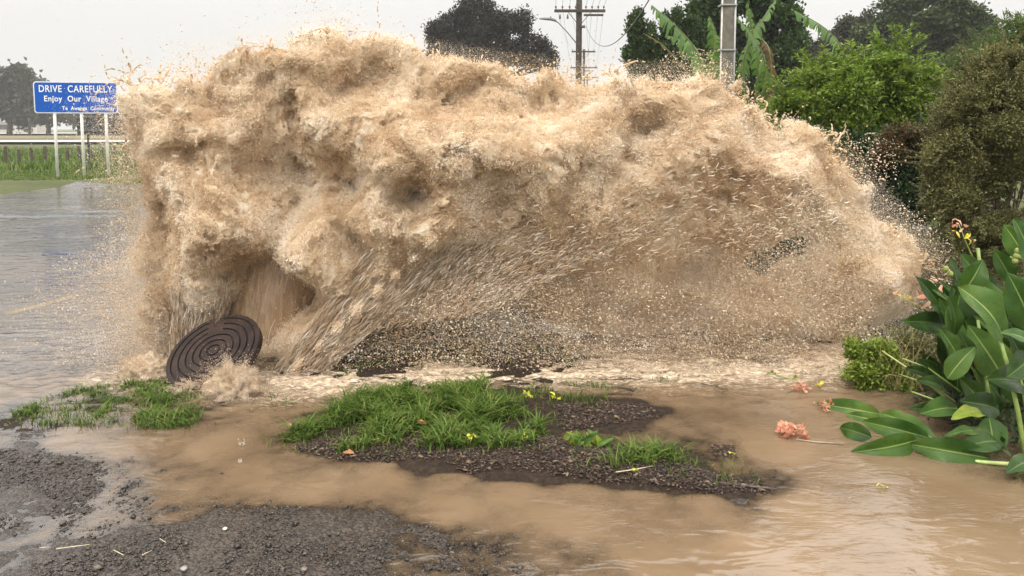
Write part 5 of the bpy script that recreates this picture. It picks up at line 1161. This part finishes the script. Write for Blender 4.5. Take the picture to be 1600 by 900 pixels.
# leaves lying on the water: one fallen canna stalk
o = empty('fallen_canna', G(1560, 726), 0, 'fallen canna stalk with broad leaves lying flat on the muddy water', 'canna plant')
def lie(A_, B_, w_, c, z0=.012, z1=.012, side=.0, bend=.25, fold=.25):
    a_ = G(*A_); b_ = G(*B_); a_.z = z0; b_.z = z1; return canna_leaf(o, a_, b_, w_, c, bend, side, fold)
lie((1545, 722), (1418, 704), .15, 'm', .02, .05); lie((1432, 702), (1328, 706), .13, 'm', .05, .01); mb = MB(); mb.tube([G(*a)-o.location+Vector((0, 0, .008)) for a in ((1455, 714), (1500, 720), (1540, 725), (1580, 728))], [.006, .008, .010, .012], 8); mb.build('stem', simple_mat('pale_green_stalk', (.38, .46, .16), .4), o, True)
lie((1362, 692), (1312, 674), .10, 'd', .03, .03)
o2 = o; o = empty('fallen_canna', G(1450, 690), 0, 'pair of lighter canna leaves afloat just behind the fallen stalk', 'canna plant')
lie((1452, 690), (1345, 668), .12, 'm', .02, .05); lie((1462, 692), (1372, 652), .11, 'l', .015, .04); mb = MB(); mb.tube([G(1445, 688)-o.location, G(1475, 696)-o.location], .005, 6); mb.build('stem', M_ST, o)
o = empty('fallen_canna', G(1330, 640), 0, 'floating pale canna leaf beside the small coral flowers', 'canna plant')
lie((1376, 650), (1276, 632), .12, 'l', .01, .02); lie((1384, 664), (1322, 650), .075, 'l', .01, .02)
# weed bush
o = empty('weed_bush', G(1365, 612), 0, 'low light green weedy bush at the foot of the cannas', 'weed')
bl = [pblob(o, a, b, 4.75, r, s_) for a, b, r, s_ in [(1345, 570, 38, 38), (1385, 585, 34, 30), (1350, 600, 38, 20), (1335, 550, 16, 16), (1400, 605, 36, 20), (1372, 560, 30, 30)]]
crown(o, sub(bl, 10, .35), 1300, 8, .018, .026, .016, M_WEED, .3, .35, 12, .3); limbs(o, (0, 0, 0), bl, .008, M_ST, name='stems')
mb = MB()
for _ in range(46):
    a = G(1385+random.uniform(-30, 60), 610)-o.location; b_ = Vector((random.uniform(-.35, .25), random.uniform(-.1, .3), random.uniform(.08, .42))); mb.tube([a, a+b_*.5+Vector((0, 0, .06)), a+b_], [.0025, .002, .001], 4, False)
mb.build('dry_stalks', simple_mat('yellow_straw', (.34, .30, .11), .6, nscale=30), o)
o = empty('weed_bush', G(1440, 575), 0, 'tangle of yellowing weeds between the green bush and the cannas', 'weed')
bl = [pblob(o, a, b, 5.0, r, s_) for a, b, r, s_ in [(1440, 560, 30, 28), (1420, 540, 26, 24), (1470, 570, 26, 30)]]
crown(o, sub(bl, 8, .4), 420, 7, .03, .035, .012, M_OLV, .3, .35, 12, .3); limbs(o, (0, 0, 0), bl, .008, M_ST, name='stems')
# bare twig in the spray
mb = MB(); q = G(1316, 545); mb.tube([Vector((0, 0, -.02)), Vector((.01, 0, .15)), Vector((.035, 0, .27)), Vector((.03, 0, .33))], [.005, .005, .003, .002], 6); mb.tube([Vector((.02, 0, .18)), Vector((-.02, 0, .25))], [.003, .001], 5); t_ = mb.build('twig', M_BARK); t_.location = q; tag(t_, 'dark bare twig standing in the spray left of the weeds', 'twig')
# broad-leaved weed on the bank
o = empty('plantain_weed', G(920, 700), 0, 'small broad leaved weed at the end of the grass clump', 'weed')
for k in range(22):
    a = random.random()*6.28; r = random.uniform(.03, .10); b_ = o.location+Vector((.05*math.cos(k), .02*math.sin(k*2), .01)); canna_leaf(o, b_+Vector((random.uniform(-.09, .09), 0, 0)), b_+Vector((r*math.cos(a)+random.uniform(-.09, .09), r*.5*math.sin(a), random.uniform(.04, .09))), .032, random.choice('lly'), .2, random.uniform(-.5, .5))
# loose things on the water
M_YLEAF = leaf_mat('fallen_yellow_leaf', [(.75, .68, .05), (.80, .78, .12)], .45, .3, .3, 9); M_ORLEAF = leaf_mat('fallen_orange_leaf', [(.42, .18, .07), (.60, .32, .16)], .6, .3, .3, 9)
def float_leaf(px, py, sz, mat, lab, n=5, cat='leaf', z=.02):
    o = empty('fallen_leaf', G(px, py)+Vector((0, 0, z)), 0, lab, cat); petals(o, o.location, n, sz, sz*.45, mat, .1, 'blade', sz*.12, .35); return o
float_leaf(825, 620, .055, M_YLEAF, 'yellow lobed leaf afloat behind the grass, left of its twin'); float_leaf(869, 626, .055, M_YLEAF, 'yellow lobed leaf afloat between its twin and the bark patch')
float_leaf(738, 698, .05, M_YLEAF, 'yellow leaf caught in the front of the grass clump', z=.06); float_leaf(817, 703, .035, M_YLEAF, 'small yellow leaf at the right end of the grass clump', 3, z=.07); float_leaf(988, 746, .03, M_YLEAF, 'tiny yellow leaf on the dark bark bank', 3, z=.045)
float_leaf(1143, 715, .025, M_YLEAF, 'tiny yellow green leaf beside the right grass tufts', 3, z=.03); float_leaf(553, 645, .05, M_ORLEAF, 'orange leaf at the back left of the grass clump', 4); float_leaf(458, 672, .04, M_ORLEAF, 'orange brown leaf lying in the thin grass', 3)
float_leaf(535, 714, .05, M_ORLEAF, 'curled orange leaf at the front edge of the grass clump', 3); float_leaf(655, 678, .04, M_ORLEAF, 'orange leaf deep in the grass clump', 3, z=.06); float_leaf(985, 722, .045, M_ORLEAF, 'tan leaf lying beside the broad leaved weed', 3, z=.04); float_leaf(1386, 763, .04, M_YLEAF, 'leaf fragment adrift in the bright reflection', 2, z=.008)
def flower(px, py, sz, n, lab, ym=0, stalk=None):
    o = empty('fallen_flower', G(px, py)+Vector((0, 0, .012)), 0, lab, 'flower'); petals(o, o.location+Vector((0, 0, .015)), n*2, sz*.7, sz*.40, M_CORAL, .35, 'petals', sz*.55, .5)
    if ym: petals(o, G(px+ym, py-6)+Vector((0, 0, .03)), 5, sz, sz*.4, M_YPET, .5, 'yellow_petals', sz*.25, .6)
    if stalk: mb = MB(); mb.tube([G(*s_)-o.location+Vector((0, 0, .004)) for s_ in stalk], [.006, .005, .003], 6); mb.build('stalk', simple_mat('wet_stalk', (.30, .24, .16), .5), o, True)
flower(1233, 680, .060, 36, 'largest coral canna flower head afloat with its stalk', 0, [(1245, 688), (1275, 692), (1318, 695)]); flower(1250, 613, .045, 14, 'coral flower with a yellow green tip floating near the weeds', 28); flower(1290, 640, .045, 12, 'small flat coral flower beside the pale floating leaf')
o = empty('floating_bud', G(1222, 592), 0, 'green buds on a short stem adrift in the foam', 'bud'); mb = MB(); mb.tube([(-.05, .04, .02), (0, 0, .015), (.05, -.03, .012)], .004, 6); mb.build('stem', M_ST, o); petals(o, o.location+Vector((.055, -.035, .015)), 4, .035, .02, M_WEED, .2, 'bud', .006); petals(o, o.location+Vector((-.05, .04, .025)), 4, .03, .018, M_WEED, .2, 'bud', .006)
def stick(pts, r, mat, lab, z=.01, name='stick'):
    q = G(*pts[0]); mb = MB(); mb.tube([G(*p)-q+Vector((0, 0, z)) for p in pts], [r]*(len(pts)-1)+[r*.6], 6); o = mb.build(name, mat, None, True); o.location = q; return tag(o, lab, 'stick')
M_STICK = simple_mat('wet_stick', (.10, .075, .06), .5, .4, 30, .35, .5); M_STRAW = simple_mat('straw', (.50, .42, .28), .6, nscale=30)
stick([(1100, 757), (1150, 762), (1214, 768)], .007, M_STICK, 'dark wet stick poking from the tip of the bark bank', .012)
stick([(962, 752), (990, 748), (1020, 742)], .003, M_STRAW, 'pale thin twig on the front of the bark bank', .045)
stick([(88, 866), (110, 863), (140, 859)], .0022, M_STRAW, 'longest straw on the gravel', .022); stick([(62, 864), (80, 863)], .0018, M_STRAW, 'shorter straw just left of the longest one', .022); stick([(178, 868), (194, 876)], .002, M_STRAW, 'short pale straw on the gravel right of the longest one', .022)
stick([(222, 876), (238, 868)], .002, M_STRAW, 'short straw slanting up at the bottom of the gravel', .022); stick([(250, 850), (260, 856)], .0018, M_STRAW, 'tiny straw on the darkest gravel', .022)
def stone(px, py, r, lab, mat, z=.006):
    bm = bmesh.new(); bmesh.ops.create_icosphere(bm, subdivisions=3, radius=r)
    for v in bm.verts: v.co *= 1+.35*(float(vnoise(v.co.x/r*1.3+px, v.co.y/r*1.3, v.co.z/r*1.3))-.5); v.co.z *= .55
    me = bpy.data.meshes.new('stone'); bm.to_mesh(me); bm.free(); o = link('stone', me, mat, None, True); o.location = G(px, py)+Vector((0, 0, z)); return tag(o, lab, 'stone')
MS1 = simple_mat('grey_stone', (.24, .22, .20), .4, .5, 40, .25, .4, .002); MS2 = simple_mat('dark_stone', (.045, .04, .038), .35, .5, 40, .3, .4, .002)
stone(288, 893, .014, 'rounded light grey stone at the bottom of the gravel', MS1, .012); stone(475, 894, .013, 'brown grey stone near the bottom edge of the gravel', simple_mat('brown_stone', (.15, .12, .09), .4, .5, 40), .012); stone(98, 819, .014, 'black stone lying in the thin grey puddle', MS2, .006)
stone(346, 740, .008, 'small dark stone poking out of the brown water', MS2, .004)
stone(352, 831, .010, 'pale cream pebble on the gravel', simple_mat('cream_stone', (.55, .50, .38), .5, .4, 40), .014)
# raindrop splashes
def crownsplash(px, py, r, lab):
    o = empty('raindrop_splash', G(px, py), 0, lab, 'splash', 'raindrop splashes'); V = []; n = 60; p = []
    for k in range(n): a = rng.random()*6.28; t = rng.random(); p.append((r*(.5+.6*t)*math.cos(a), r*(.5+.6*t)*math.sin(a), t*r*2.2*rng.random()))
    v_, f_ = droplets(np.array(p), rdir(n), rng.uniform(.003, .007, n), rng.uniform(.001, .0022, n)); npmesh('drops', v_, f_, M_CLEAR, o, True)['kind'] = 'stuff'; return o
M_CLEAR = mat_foam('clear_splash', ((.70, .62, .5), (.85, .8, .72), (.9, .88, .84)), .3, 20)
crownsplash(378, 695, .018, 'small white crown of a raindrop on the brown water'); crownsplash(375, 722, .009, 'tiny raindrop splash just in front of the bigger one')
print('veg', round(time.time()-T0, 1))
print('script', round(time.time()-T0, 1))
